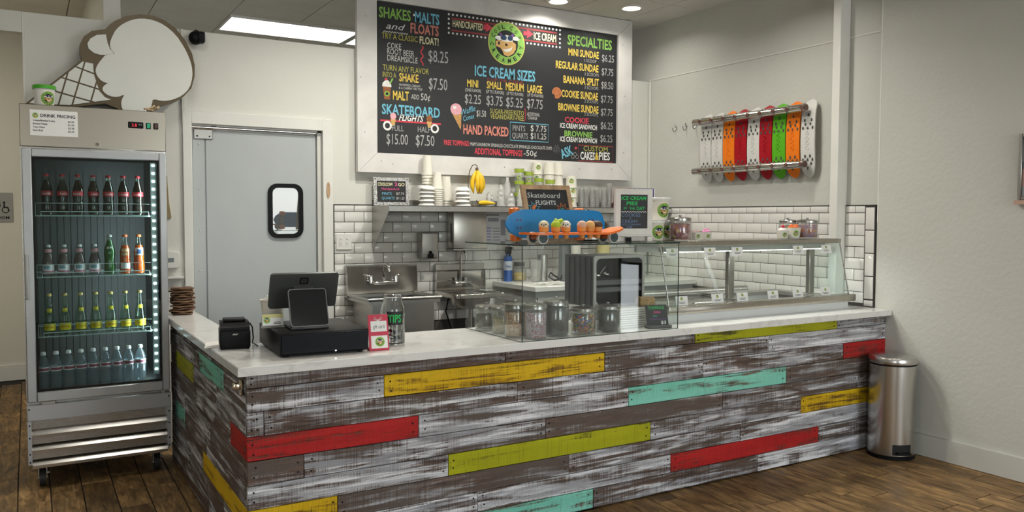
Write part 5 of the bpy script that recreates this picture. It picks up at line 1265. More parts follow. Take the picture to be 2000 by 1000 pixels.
b = B().bx(-w, -dp, -.034, -w+.04, -.012, .0, 0, .004).bx(w-.04, -dp, -.034, w, -.012, .0, 0, .004).bx(-w+.04, -dp, -.034, w-.04, -dp+.045, .0, 0, .004).bx(-w+.04, -.07, -.03, w-.04, -.012, -.004)
obj('rim', b, MATS['shiny_sink_steel'], t)
b = B(); n = 12
prof = [(-.0, -.02), (-.01, -.09), (-.05, -.125), (-.11, -.13)]
b.lathe([(.165, -.02), (.15, -.09), (.11, -.125), (.04, -.13), (0, -.13)], 24, o=(0, -.20, 0), cap=(False, False))
obj('bowl', b, SINK, t)
b = B().bx(-.055, -.05, .040, .055, -.010, .075, 0, .008, 2)
for s in (-1, 1): b.box((s*.07, -.055, .07), (.055, .013, .01), 0, .004, (0, 0, .5*s)).cyl((s*.045, -.03, .075), (s*.045, -.03, .10), .012, n=12)
b.tube([(.0, -.03, .07), (0, -.03, .255), (.0, -.045, .295), (.0, -.085, .315), (0, -.125, .295), (0, -.135, .245)], .0105, 12)
obj('faucet', b, CHROME, t)
obj('drain_pipe', B().tube([(0, -.20, -.13), (0, -.20, -.30), (0, -.14, -.34), (0, -.01, -.33)], .019, 12), CHROME, t)
obj('supply_hose', B().tube([(-.10, -.02, -.06), (-.14, -.05, -.16), (-.10, -.05, -.28), (-.06, -.05, -.42), (-.05, -.02, -.55)], .006, 8), BLACK, t)

# ------------------------------------------------------------------ small things by the door and over it
t = thing('security_camera', 'black security camera high on the partition by the cone light box', 'camera', (.248, YB-.0005, 2.735))
obj('mount', B().cyl((0, 0, .018), (0, -.02, .018), .022, n=16).cyl((0, -.012, .018), (0, -.04, .0), .010, n=10), BLACK, t)
obj('housing', B().sph((-.012, -.055, -.022), .045, 18, 0, (1, .9, 1)).bx(-.0, -.10, -.055, .042, -.03, .018, 0, .010, 2), BLACK, t)
obj('lens', B().cyl((.012, -.107, -.02), (.012, -.098, -.02), .014, n=16), mat('lens_glass', (.01, .012, .02), .05), t)
t = thing('wall_controller', 'white wall box with a small grey window left of the door', 'wall controller', (.02, YB-.0005, 1.235))
obj('box', B().bx(-.085, -.045, -.055, .095, 0, .055, 0, .004), TRIM, t)
obj('window', B().bx(.0, -.0475, -.012, .06, -.0455, .014), mat('grey_green_lcd', (.14, .17, .17), .3), t)
obj('ledge', B().bx(-.09, -.05, -.125, .12, 0, -.112, 0, .002), TRIM, t)
one('brown_paper_bag', B().prism([(-.04, -.0), (.074, -.0), (.060, .10), (.050, .28), (-.04, .28)], -.012, -.002, 'y'), mat('kraft_paper', (.30, .23, .12), .8), 'brown paper sheet hanging on the wall behind the refrigerator', 'paper', (0, YB-.0005, 1.515))
t = thing('restroom_sign', 'grey restroom sign with person and wheelchair symbols in the hallway', 'sign', (-1.00, 5.4095, 1.60))
obj('plate', B().bx(-.135, -.006, -.135, .135, 0, .135, 0, .006), mat('grey_sign_plate', (.33, .33, .33), .45), t)
b = B(); P = lambda u, v: (u, -.0066, v)
def fp(pts, m=0): b.poly([P(x, z) for x, z in pts], m)
fp(ell(.010, .085, .014, .014, 14)); fp([(-.014, .066), (.034, .066), (.038, .005), (.028, .005), (.026, .045), (.024, -.055), (.012, -.055), (.010, .0), (.008, -.055), (-.004, -.055), (-.006, .045), (-.008, .005), (-.018, .005)])
fp(ell(.066, .045, .010, .010, 12)); fp([(.060, .034), (.072, .034), (.072, .008), (.098, .004), (.108, -.034), (.098, -.036), (.090, -.006), (.060, -.004)])
for k in range(16): a0, a1 = 2.0+k*.28, 2.0+(k+1)*.28; fp([(.076+.030*math.cos(a0), -.022+.030*math.sin(a0)), (.076+.030*math.cos(a1), -.022+.030*math.sin(a1)), (.076+.023*math.cos(a1), -.022+.023*math.sin(a1)), (.076+.023*math.cos(a0), -.022+.023*math.sin(a0))])
fp([(-.032, -.07), (-.028, -.07), (-.028, .10), (-.032, .10)]); fp(ell(-.078, .085, .014, .014, 14)); fp([(-.09, .066), (-.066, .066), (-.044, -.01), (-.066, -.01), (-.066, -.055), (-.09, -.055), (-.09, -.01), (-.112, -.01)])
text(b, 'RESTROOM', -.105, -.105, .21, .026, P, 0, True)
obj('lettering', b, BLACK, t, fix=False)
# ------------------------------------------------------------------ glass display case on the counter
KX0, KX1, KY0, KY1, KZ0, KZ1 = 1.295, 2.305, -.034, .556, HC+.0006, 1.394
t = thing('display_case', 'frameless glass display case full of topping jars on the counter', 'display case', (0, 0, 0))
g_ = .006
EDGE = mat('dark_green_glass_edge', (.012, .035, .032), .15)
obj('front_pane', B().bx(KX0+g_, KY0, KZ0, KX1-g_, KY0+g_, KZ1-g_), GLASSG, t)
obj('side_pane', B().bx(KX0, KY0, KZ0, KX0+g_-.0004, KY1, KZ1-g_), GLASSG, t)
obj('side_pane', B().bx(KX1-g_+.0004, KY0, KZ0, KX1, KY1, KZ1-g_), GLASSG, t)
obj('top_pane', B().bx(KX0, KY0-.004, KZ1-g_+.0004, KX1, KY1, KZ1), GLASSG, t)
b = B().bx(KX0-.001, KY0-.0055, KZ1-g_, KX1+.001, KY0-.004, KZ1+.0008).bx(KX0-.001, KY0-.004, KZ1-g_, KX0-.0003, KY1, KZ1+.0008).bx(KX1+.0003, KY0-.004, KZ1-g_, KX1+.001, KY1, KZ1+.0008)
b.bx(KX0+g_-.0022, KY0-.001, KZ0, KX0+g_+.0006, KY0+.003, KZ1-g_).bx(KX1-g_-.0006, KY0-.001, KZ0, KX1-g_+.0022, KY0+.003, KZ1-g_).bx(KX0+g_, KY0-.0012, KZ0, KX1-g_, KY0-.0003, KZ0+.003).bx(KX0-.001, KY0, KZ0, KX0-.0003, KY1, KZ0+.003)
obj('polished_edge', b, EDGE, t)
# jars: glass, steel lid with knob; the filling is stuff of its own
LID = steel('jar_lid_steel', (.38, .37, .355), .28, (3, 3, 40))
def jar(label, x, y, r, h, fill=None, flab=None, level=.8, z=None, scoop=False, fname='topping'):
    z = HC+.0006 if z is None else z
    t = thing('storage_jar', label, 'jar', (x, y, z))
    obj('glass', B().lathe([(0, .001), (r*.93, .001), (r, .008), (r, h*.80), (r*.90, h*.86), (r*.86, h*.86), (r*.94, h*.79), (r*.95, .012), (r*.9, .006), (0, .006)], 32, cap=(False, False)), JARG, t)
    ld = obj('lid', B().lathe([(0, h*.845), (r*.93, h*.845), (r*.985, h*.85), (r*.985, h*.945), (r*.93, h*.975), (r*.55, h*1.005), (r*.2, h*1.015), (0, h*1.015)], 32, cap=(False, False)), LID, t)
    obj('knob', B().lathe([(0, h*1.012), (.007, h*1.012), (.006, h*1.04), (.011, h*1.06), (.011, h*1.085), (.006, h*1.095), (0, h*1.095)], 16, cap=(False, False)), LID, ld)
    if scoop: obj('scoop', B().tube([(-r*.2, -.01, h*.99), (r*.9, -.04, h*1.06), (r*1.5, -.06, h*1.09)], .0035, 8), LID, t)
    if fill:
        one(fname, B().lathe([(0, .008), (r*.89, .0085), (r*.935, .0135), (r*.935, h*level*.97), (r*.6, h*level), (0, h*level*1.01)], 28, cap=(False, False)), fill, flab, 'topping', (x, y, z), kind='stuff')
    return t
jar('glass jar of dark topping at the back left of the display case', 1.372, .455, .063, .135, mat('dark_brown_crumbs', (.05, .035, .025), .8, var=.3, scale=120), 'dark crumb topping in the back left jar', .62)
jar('glass jar of pale oats with a scoop in the left of the display case', 1.392, .300, .066, .142, speckle('chopped_pale_nuts', [(.46, .36, .16), (.56, .46, .24), (.36, .26, .10), (.62, .54, .32)], 190), 'pale chopped nuts heaped in the second jar', .58, scoop=True)
jar('glass jar of orange and white sprinkles at the left glass corner', 1.372, .155, .056, .172, speckle('orange_sprinkles', [(.55, .22, .08), (.68, .56, .46), (.40, .14, .07), (.60, .40, .22)], 210), 'orange and white sprinkles in the corner jar', .76)
jar('tall glass jar of pink and white sprinkles behind the front glass', 1.432, .052, .057, .176, speckle('pink_white_sprinkles', [(.72, .68, .70), (.50, .07, .12), (.62, .52, .58), (.70, .66, .70), (.46, .36, .52), (.66, .30, .36)], 210), 'pink and white sprinkles filling the tall jar', .78)
jar('large glass jar of dark chocolate sprinkles beside the pink sprinkles', 1.575, .085, .067, .186, mat('chocolate_sprinkles', (.060, .045, .045), .7, var=.35, scale=200, bump=.5, bscale=260), 'dark chocolate sprinkles filling the large jar', .80)
jar('glass jar of colourful button candies in the display case', 1.742, .078, .066, .140)
jar('glass jar of dark cookie crumbs right of the button candies', 1.910, .085, .066, .142, mat('cookie_crumbs', (.045, .035, .032), .85, var=.35, scale=160, bump=.5, bscale=220), 'dark cookie crumbs filling the right jar', .78)
# button candies as packed lentils
b = B(); cc_ = [(.60, .03, .03), (.72, .50, .03), (.06, .30, .08), (.05, .14, .50), (.68, .20, .03), (.16, .07, .04)]
random.seed(5)
lent = bmesh.new(); bmesh.ops.create_icosphere(lent, subdivisions=1, radius=.0072)
base_v = [v.co.copy() for v in lent.verts]; base_f = [[v.index for v in f.verts] for f in lent.faces]; lent.free()
for k in range(560):
    zc = random.uniform(.014, .098); a = random.random()*2*PI; r = .0535 if zc < .09 else .0535*math.sqrt(random.random())
    q = Matrix.Rotation(random.random()*3, 3, 'X') @ Matrix.Rotation(random.random()*3, 3, 'Z') @ Matrix.Diagonal((1, 1, .55))
    vs = [b.bm.verts.new(q @ p+Vector((r*math.cos(a), r*math.sin(a), zc))) for p in base_v]; mi = random.randrange(6)
    for f in base_f: g = b.bm.faces.new([vs[i] for i in f]); g.material_index = mi; g.smooth = True
one('button_candies', b, [mat('candy_shell_%s' % n, c, .25) for n, c in zip(('red', 'yellow', 'green', 'blue', 'orange', 'brown'), cc_)], 'red yellow green blue and orange button candies filling the jar', 'candy', (1.742, .078, HC+.0006), kind='stuff')
# dark crate with a steel front frame, napkin stack, basket, price sign
CR = mat('charcoal_ribbed_plastic', (.030, .030, .032), .38)
cx0, cx1, cy0, cy1, cz0, cz1 = 1.915, 2.268, .215, .50, HC+.112, 1.315
t = thing('tool_crate', 'dark ribbed crate with steel front frame holding scoops in the display case', 'crate', (0, 0, 0))
b = B().bx(cx0, cy0+.01, cz0, cx0+.008, cy1, cz1).bx(cx1-.008, cy0+.01, cz0, cx1, cy1, cz1).bx(cx0+.008, cy1-.008, cz0, cx1-.008, cy1, cz1).bx(cx0+.008, cy0+.01, cz0, cx1-.008, cy1-.008, cz0+.008).bx(cx0+.008, cy0+.01, cz1-.008, cx1-.008, cy1-.008, cz1)
obj('crate_shell', b, CR, t)
b = B()
for k in range(5): b.bx(cx0-.006, cy0+.03+.052*k, cz0+.01, cx0, cy0+.044+.052*k, cz1-.01)
obj('rib', b, CR, t)
b = B(); frame_ring(b, [(x, z) for x, z in rrect(cx0-.002, cz0-.0, cx1+.002, cz1+.002, .012)], rrect(cx0+.014, cz0+.014, cx1-.014, cz1-.014, .03), cy0, cy0+.009)
obj('front_frame', b, STEELD, t)
for k, z in enumerate((cz0+.085, cz0+.125)): obj('tray', B().bx(cx0+.010, cy0+.02, z, cx1-.010, cy1-.02, z+.022).bx(cx0+.010, cy0+.011, z-.004, cx1-.010, cy0+.0195, z+.018), mat('grey_crate_tray', (.09, .09, .09), .35), t)
for k in range(2):
    b = B().lathe([(0, 0), (.018, .002), (.022, .014), (.020, .02), (.014, .006), (0, .004)], 18, o=(0, 0, 0), cap=(False, False)).tube([(.018, 0, .012), (.06, 0, .03), (.13, 0, .06)], .006, 8)
    one('ice_cream_scoop', b, CHROME, 'shiny metal scoop lying in the dark crate, %s of two' % ('upper' if k else 'lower'), 'scoop', (2.00+.10*k, .30+.05*k, cz0+.158), (0, -.25, .3+.5*k))
for k in range(9):
    o = obj('napkin_packet', B().bx(2.0-.06, .12, 0, 2.262, .40, .0105, 0, .001), PAPER, None, (random.uniform(-.003, .003), random.uniform(-.003, .003), HC+.001+.0122*k)); tag(o, 'flat white packet in the pile under the dark crate, %s' % ('lowest' if k == 0 else 'topmost' if k == 8 else ORD[k]+' from the bottom'), 'packet', 'white packets piled under the crate')
one('small_basket', B().box((0, 0, .0235), (.092, .07, .046), 0, .006).box((0, 0, .046), (.084, .062, .004), 1), [mat('tan_wicker', (.42, .27, .12), .8, var=.35, scale=70, bump=.6, bscale=120), mat('wicker_rim', (.34, .21, .09), .8)], 'small tan wicker basket on the white packets at the case right side', 'basket', (2.235, .165, HC+.112), (0, 0, -.25))
t = thing('price_sign', 'small black chalk price sign in the right corner of the display case', 'sign', (2.218, .030, HC+.0012), 0, rot=(0, 0, math.radians(-12)))
obj('holder', B().bx(-.07, -.018, 0, .075, .03, .016, 0, .003), DARK, t)
pn = obj('chalk_panel', B().bx(-.066, -.003, 0, .064, .003, .118), CHALKB, t, (0, .004, .010), (-.25, 0, 0))
b = B(); pf = lambda u, v: (u, -.0034, v)
text(b, 'TOPPINGS', -.052, .094, .100, .016, pf, 0, True); text(b, '.50¢', -.028, .072, .05, .013, pf, 1, True); text(b, 'ADD', -.03, .052, .03, .011, pf, 2); text(b, 'COOKIE DOUGH', -.05, .034, .1, .011, pf, 3); text(b, '$3', .018, .012, .032, .017, pf, 4, True)
obj('lettering', b, [CH['green'], CH['pink'], CH['teal'], CH['purple'], CH['white']], pn, fix=False)

# ------------------------------------------------------------------ skateboards and signs on the case
KT = KZ1+.0012
def deck_outline(L, w, n=16, tail=.5):
    """half-width along the board: rounded nose at -L/2, blunter tail at +L/2"""
    pts = []
    for i in range(n*2+1):
        s = i/(n*2); x = -L/2+L*s
        if s < .20: k = math.sqrt(max(0, 1-((.20-s)/.20)**2))
        elif s > .86: k = max(0, 1-((s-.86)/.14)**3)**.4
        else: k = 1
        pts.append((x, w/2*max(.12, k*(1-.10*max(0, (s-.5))))))
    return pts
def deck(b, L, w, th, kick, m=0, z=lambda s: 0, holes=None):
    half = deck_outline(L, w); rows = []
    for x, hw in half:
        s = x/L+.5; zz = z(s)
        rows.append([(x, -hw, zz), (x, -hw*.5, zz-.0015), (x, hw*.5, zz-.0015), (x, hw, zz)])
    T = [[b.bm.verts.new((p[0], p[1], p[2]+th/2)) for p in r] for r in rows]; U = [[b.bm.verts.new((p[0], p[1], p[2]-th/2)) for p in r] for r in rows]
    fs = []
    for i in range(len(rows)-1):
        for j in range(3):
            fs.append(b.bm.faces.new((T[i][j], T[i+1][j], T[i+1][j+1], T[i][j+1]))); fs.append(b.bm.faces.new((U[i][j], U[i][j+1], U[i+1][j+1], U[i+1][j])))
        fs.append(b.bm.faces.new((T[i][0], U[i][0], U[i+1][0], T[i+1][0]))); fs.append(b.bm.faces.new((T[i][3], T[i+1][3], U[i+1][3], U[i][3])))
    for i in (0, len(rows)-1):
        for j in range(3): fs.append(b.bm.faces.new((T[i][j], T[i][j+1], U[i][j+1], U[i][j])))
    b._m(fs, m)
ORB = mat('orange_board_plastic', (.80, .165, .012), .35); BLB = mat('blue_board_plastic', (.006, .21, .54), .33, var=.06, bump=.08, bscale=140); ORW = mat('orange_wheel', (.75, .17, .02), .3)
# orange board rolling on its wheels, cups set in its holes
t = thing('orange_skateboard', 'small orange skateboard with white-ringed wheels carrying eight mini cones', 'skateboard', (1.648, .052, KT))
zo = lambda s: .050+(.030*((s-.80)/.20)**1.3 if s > .80 else 0)+(.004*((.15-s)/.15) if s < .15 else 0)
b = B(); deck(b, .622, .150, .011, 0, 0, zo); obj('deck', b, ORB, t)
for sx in (-.208, .232):
    b = B().bx(sx-.025, -.028, .022, sx+.025, .028, .0435, 0, .004).cyl((sx, -.036, .030), (sx, .036, .030), .006, n=10); tr = obj('truck', b, mat('orange_truck', (.45, .09, .015), .4), t)
    for sy in (-1, 1):
        b = B(); y0 = sy*.046
        b.cyl((sx, y0-.0095, .0296), (sx, y0+.0095, .0296), .0295, n=28, m=0).cyl((sx, y0-.0105, .0296), (sx, y0-.0096, .0296), .0258, n=28, m=1).cyl((sx, y0+.0096, .0296), (sx, y0+.0105, .0296), .0258, n=28, m=1).cyl((sx, y0-.013, .0296), (sx, y0-.0106, .0296), .006, n=10, m=1)
        obj('wheel', b, [WHITE, mat('slate_hub', (.035, .055, .060), .35)], tr)
CONEC = mat('orange_cake_cone', (.72, .30, .07), .6, var=.12, scale=60)
sc_cols = [('cream with dark chips', (.72, .62, .42)), ('pale mint', (.55, .66, .42)), ('lime green', (.42, .56, .02)), ('white with dark chips', (.76, .72, .64)), ('pink', (.70, .42, .30)), ('peach', (.78, .42, .14)), ('dark brown', (.09, .035, .018)), ('chocolate', (.11, .045, .025))]
CHIP = mat('chocolate_chip', (.03, .015, .01), .5)
for i, ((nm_, c), x, y) in enumerate(zip(sc_cols, (1.457, 1.500, 1.528, 1.590, 1.688, 1.738, 1.790, 1.828), (.018, .088, .018, .020, .018, .016, .020, .088))):
    t = thing('mini_cone', 'mini cone with %s scoop in the orange skateboard, %s' % (nm_, pos_word(i, 8)), 'ice cream cone', (x, y, KT+.026), 0, 'mini cones on the orange skateboard')
    obj('cone', B().lathe([(0, 0), (.013, 0), (.017, .033), (.0225, .036), (.0245, .058), (.021, .058), (0, .054)], 20, cap=(False, False)), CONEC, t)
    b = B().sph((0, 0, .066), .0262, 16, 0, (1, 1, .95))
    if i == 2: b.lathe([(.025, .060), (.014, .088), (.005, .100), (0, .102)], 14, cap=(False, False)); b.tube([(.01, 0, .083), (.035, 0, .092), (.045, 0, .088)], [.012, .010, .004], 8, 0)
    if i in (0, 3):
        for a in (3.6, 4.5, 5.2, 4.1): b.sph((.0250*math.cos(a)*.95, .0250*math.sin(a)*.95, .070+.006*math.sin(a*7)), .0042, 8, 1)
    obj('scoop', b, [mat('ice_cream_'+nm_.replace(' ', '_'), c, .55, var=.12, scale=60, bump=.3, bscale=150), CHIP], t)
# blue board standing on its edge, leaning back on the chalk sign
t = thing('blue_skateboard', 'blue skateboard with orange wheels standing on its edge behind the orange one', 'skateboard', (1.668, .205, KT+.0985), 0, rot=(math.radians(84), 0, 0))
b = B(); deck(b, .640, .150, .012, 0, 0, lambda s: -(.022*((s-.82)/.18)**1.2 if s > .82 else 0)-(.006*((.15-s)/.15) if s < .15 else 0)); obj('deck', b, BLB, t)
b = B()
for x in (-.255, -.235, .205, .225):
    for y in (-.02, .02): b.cyl((x, y, .0055), (x, y, .008), .004, n=8)
o = obj('deck_bolt', b, mat('red_bolt', (.25, .03, .08), .4), t); o['kind'] = 'stuff'
for x in (-.246, .165):
    tr = obj('truck', B().bx(x-.02, -.03, -.03, x+.02, .03, -.007, 0, .004).cyl((x, -.085, -.038), (x, .088, -.038), .006, n=10), STEELD, t)
    for y in (-.061, .061): obj('wheel', B().lathe([(0, -.019), (.022, -.019), (.029, -.012), (.029, .012), (.022, .019), (0, .019)], 24, cap=(False, False)), ORW, tr)
    for ch, y in zip(tr.children, (-.068, .068)): ch.location = (x, y, -.038); ch.rotation_euler = (PI/2, 0, 0)
# leaning chalk sign
WOODF = mat('worn_pine_frame', (.46, .30, .17), .65, var=.35, scale=14, bump=.25, bscale=60)
t = thing('flights_chalk_sign', 'chalk sign in a worn pine frame leaning behind the blue skateboard', 'sign', (1.702, .298, KT+.0032), 0, rot=(math.radians(-17), 0, 0))
chalk_frame(t, .318, .318, .026, .018, WOODF)
obj('back_leg', B().box((0, .045, .128), (.03, .008, .208), 0, .001, (.30, 0, 0)), WOODF, t)
b = B(); pf = lambda u, v: (u, -.0062, v)
text(b, 'Skateboard', -.128, .245, .215, .030, pf, 0, False, .15); text(b, 'FLIGHTS', -.080, .205, .130, .025, pf, 0, True)
def star(cx, cz, r0, r1, k, w, m): 
    pts = [(cx+(r0 if i % 2 else r1)*math.cos(PI*i/k+.3), cz+(r0 if i % 2 else r1)*math.sin(PI*i/k+.3)) for i in range(2*k)]
    stroke(b, pts, w, m, .0062, True)
star(-.095, .183, .020, .040, 8, .004, 1); b.poly([(-.112, -.0064, .185), (-.098, -.0064, .170), (-.076, -.0064, .205), (-.10, -.0064, .20)], 2); star(.088, .172, .024, .045, 9, .005, 2); star(.088, .172, .010, .018, 7, .004, 3)
stroke(b, [(-.09, .142), (-.06, .132), (.05, .132), (.085, .146)], .009, 4, .0062)
for i in range(6): b.poly([(x, -.0063, z) for x, z in ell(-.052+.022*i, .142, .007, .008, 10)], 5)
b.poly([(x, -.0063, z) for x, z in ell(-.055, .118, .008, .008, 10)], 6); b.poly([(x, -.0063, z) for x, z in ell(.045, .118, .008, .008, 10)], 6)
obj('lettering', b, [CH['chalk'], CH['sky'], CH['orange'], CH['teal'], CH['purple'], CH['grey'], CH['tan']], t, fix=False)
# cake dome
t = thing('cake_dome', 'clear glass cake dome with a round knob on the display case', 'cake dome', (1.990, .405, KT))
obj('stand_plate', B().lathe([(0, 0), (.128, 0), (.145, .008), (.145, .012), (.138, .0125), (.125, .009), (0, .007)], 40, cap=(False, False)), solid_glass('dome_glass'), t)
obj('dome', B().lathe([(.140, .0135), (.140, .085), (.128, .105), (.085, .122), (.02, .130), (.014, .134), (.014, .142), (.024, .152), (.026, .166), (.018, .180), (.0, .184)], 40, cap=(False, False)).lathe([(.0, .126), (.02, .1265), (.084, .1185), (.1255, .102), (.1365, .084), (.1365, .0135), (.140, .0135)], 40, cap=(False, False)), MATS['dome_glass'], t)
for i, (x, y, c) in enumerate(((1.945, .37, 0), (2.035, .37, 0), (1.99, .45, 1))):
    one('muffin', B().lathe([(0, 0), (.026, 0), (.033, .030), (.040, .034), (.036, .050), (.018, .060), (0, .062)], 20, cap=(False, False)), mat('baked_brown', (.30, .14, .05), .7, var=.25, scale=40, bump=.3), 'brown baked treat under the glass dome, %s' % ('left front', 'right front', 'behind the other two')[i], 'pastry', (x, y, KT+.0145), group='brown treats under the glass dome')
# white framed pies sign on its ledge
t = thing('pies_chalk_sign', 'chalk ice cream pies sign in a whitewashed frame on a stand', 'sign', (2.118, .135, KT), math.radians(-8)); t.scale = (.93, .93, .93)
for p in (((-.126, .044), (.126, .044), (.092, .078), (-.092, .078)), ((-.126, .312), (-.092, .278), (.092, .278), (.126, .312)), ((-.126, .044), (-.092, .078), (-.092, .278), (-.126, .312)), ((.126, .044), (.126, .312), (.092, .278), (.092, .078))):
    obj('frame_rail', B().prism(p, -.011, .011, 'y'), WOODW, t)
obj('chalk_panel', B().bx(-.095, -.006, .075, .095, .009, .281), CHALKB, t)
b = B().bx(-.128, -.016, .030, .128, .02, .0435, 0, .003).bx(-.128, -.013, 0, -.092, .02, .0295, 0, .002).bx(.092, -.013, 0, .128, .02, .0295, 0, .002).bx(-.05, .0, .0, -.012, .07, .0295).bx(-.09, .012, .004, .09, .018, .028)
obj('stand', b, WOODW, t)
b = B().bx(-.052, -.002, .0, -.012, -.0002, .026, 0)
obj('black_clip', b, BLACK, t)
b = B(); pf = lambda u, v: (u, -.0068, v)
text(b, 'ICE CREAM', -.086, .247, .172, .022, pf, 0, True, .15); text(b, 'PIES', -.052, .216, .078, .022, pf, 0, True, .1); text(b, 'OF', -.070, .192, .022, .012, pf, 0, True); text(b, 'THE', -.030, .190, .036, .013, pf, 0, True); text(b, 'DAY', .018, .188, .058, .020, pf, 0, True, .1)
stroke(b, [(-.085+.0085*i, .176+(.004 if i % 2 else -.003)) for i in range(21)], .0035, 1, .0068)
text(b, 'COOKIES', -.084, .148, .130, .020, pf, 2); text(b, '&', -.028, .134, .010, .010, pf, 2); text(b, 'CREAM', -.082, .112, .105, .018, pf, 2); text(b, 'ICE CREAM', -.080, .096, .125, .011, pf, 2); text(b, 'PIE', -.045, .080, .035, .013, pf, 2)
obj('lettering', b, [CH['green'], CH['white'], mat('pale_blue_chalk', (.16, .24, .42), .8)], t, fix=False)
# ------------------------------------------------------------------ ice cream dipping cabinet behind the counter's right half
QX0, QX1, QY, QB = 2.425, 4.045, .166, .80
QF = .172
t = thing('dipping_cabinet', 'white and stainless ice cream dipping cabinet with a sloped glass front', 'dipping cabinet', (0, 0, 0))
obj('cabinet', B().bx(QX0-.03, QY, .08, QX1-.04, QF+.02, .970, 0, .003).bx(QX0-.03, QF+.02, .08, QX1-.04, QB, .86).bx(QX0-.03, QB-.03, .86, QX1-.04, QB, .975), mat('white_enamel', (.72, .73, .72), .3, var=.01), t)
LEDGEM = steel('brushed_ledge_steel', (.43, .40, .35), .22, (7, 3, 3), .13)
obj('front_ledge', B().bx(QX0-.035, QY-.030, .9705, QX1, QF+.045, 1.016, 0, .004, 2), LEDGEM, t)
obj('well_rim', B().bx(QX0-.03, QF+.0455, .9755, QX0+.05, QB, 1.0, 0, .002).bx(QX1-.13, QF+.0455, .9755, QX1-.03, QB, 1.0, 0, .002).bx(QX0+.05, QB-.10, .9755, QX1-.13, QB, 1.0, 0, .002).bx(QX0+.05, QF+.0455, .9755, QX1-.13, QF+.065, 1.0).bx(3.19, QF+.065, .9755, 3.25, QB-.10, 1.0), STEELD, t)
obj('well_liner', B().bx(QX0+.05, QF+.065, .861, QX1-.13, QB-.10, .866), mat('white_well', (.70, .70, .68), .3), t)
# sloped glass front in two panes, end panes, top shelf, posts
def sl(y0, z0, y1, z1, x0, x1, th=.006):
    dy, dz = y1-y0, z1-z0; l = math.hypot(dy, dz); ny, nz = dz/l*th, -dy/l*th
    return B().prism([(y0, z0), (y1, z1), (y1+ny, z1+nz), (y0+ny, z0+nz)], x0, x1, 'x')
TY, TZ = .262, 1.358
for x0, x1 in ((QX0+.004, 3.228), (3.234, QX1-.024)): obj('front_pane', sl(QF+.010, 1.0165, TY, TZ, x0, x1), GLASS, t)
for x in (QX0-.006, QX1-.022): obj('end_pane', B().prism([(QF+.018, 1.0165), (TY+.01, TZ), (.52, TZ), (.52, 1.0165)], x, x+.006, 'x'), GLASS, t)
for x in (QX0-.002, QX1-.020): obj('front_strut', B().tube([(x, QF+.008, 1.017), (x, TY-.004, TZ-.002)], .0048, 8), STEEL, t)
obj('top_shelf', B().bx(QX0-.02, TY-.010, TZ+.0005, QX1-.012, .535, TZ+.030, 0, .003), LEDGEM, t)
for x in (3.222, 4.010): obj('rear_post', B().bx(x-.026, .470, 1.0005, x+.026, .505, TZ, 0, .003), steel('post_steel', (.30, .285, .26), .34), t)
obj('rear_rail', B().bx(QX0, .475, TZ-.040, QX1-.06, .50, TZ-.0005), STEELD, t)
ls = obj('light_strip', B().bx(QX0+.03, TY+.008, TZ-.034, QX1-.16, TY+.048, TZ-.0005), mat('grey_light_housing', (.45, .44, .41), .4), t)
b = B()
for i in range(36): b.bx(QX0+.06+.0395*i, TY+.014, TZ-.0385, QX0+.078+.0395*i, TY+.036, TZ-.0345)
obj('light_diode', b, glow('white_led', (1, .98, .95), 7), ls)
obj('sliding_rail', B().cyl((2.6, .70, 1.026), (3.6, .70, 1.026), .026, n=18), STEELD, t)
obj('lid', B().bx(2.50, QF+.07, .985, 3.17, .66, .992, 0, .002).bx(2.75, .30, .993, 2.95, .34, 1.008, 0, .003), STEEL, t)
obj('tilted_arm', B().box((2.98, .40, 1.15), (.030, .016, .30), 0, .004, (0, -.45, 0)).box((3.06, .40, 1.02), (.05, .03, .05), 0, .006, (0, .5, 0)), CLEARP, t)
# little flavour cards along the lower glass edge and under the shelf
cardm = mesh('card', B().box((0, 0, .027), (.086, .0016, .054)), CARD)
cb = B(); emblem(cb, flat((0, -.0012, .039), (1, 0, 0), (0, 0, 1), (0, -1, 0), .010, .0002), False, 12); cb.box((0, -.0011, .019), (.050, .0004, .0025), 1).box((0, -.0011, .012), (.038, .0004, .0025), 1); cardp = mesh('card_print', cb, EMB, False)
def flavour(x, y, z, lab, grp, tilt):
    t = thing('flavour_card', lab, 'card', (x, y, z), 0, grp, rot=(tilt, 0, -.10)); link('card_sheet', cardm, t); link('card_print', cardp, t)
for i, x in enumerate((2.52, 2.805, 3.015, 3.285, 3.515, 3.785)): flavour(x, QF+.000, 1.0168, 'white flavour card at the foot of the dipping cabinet glass, %s' % pos_word(i, 6), 'flavour cards at the glass foot', -.22)
for i, x in enumerate((2.50, 2.800, 3.030, 3.585, 3.862)): flavour(x, TY-.028, TZ-.064, 'white flavour card hanging under the dipping cabinet shelf, %s' % pos_word(i, 5), 'flavour cards under the shelf', -.22)
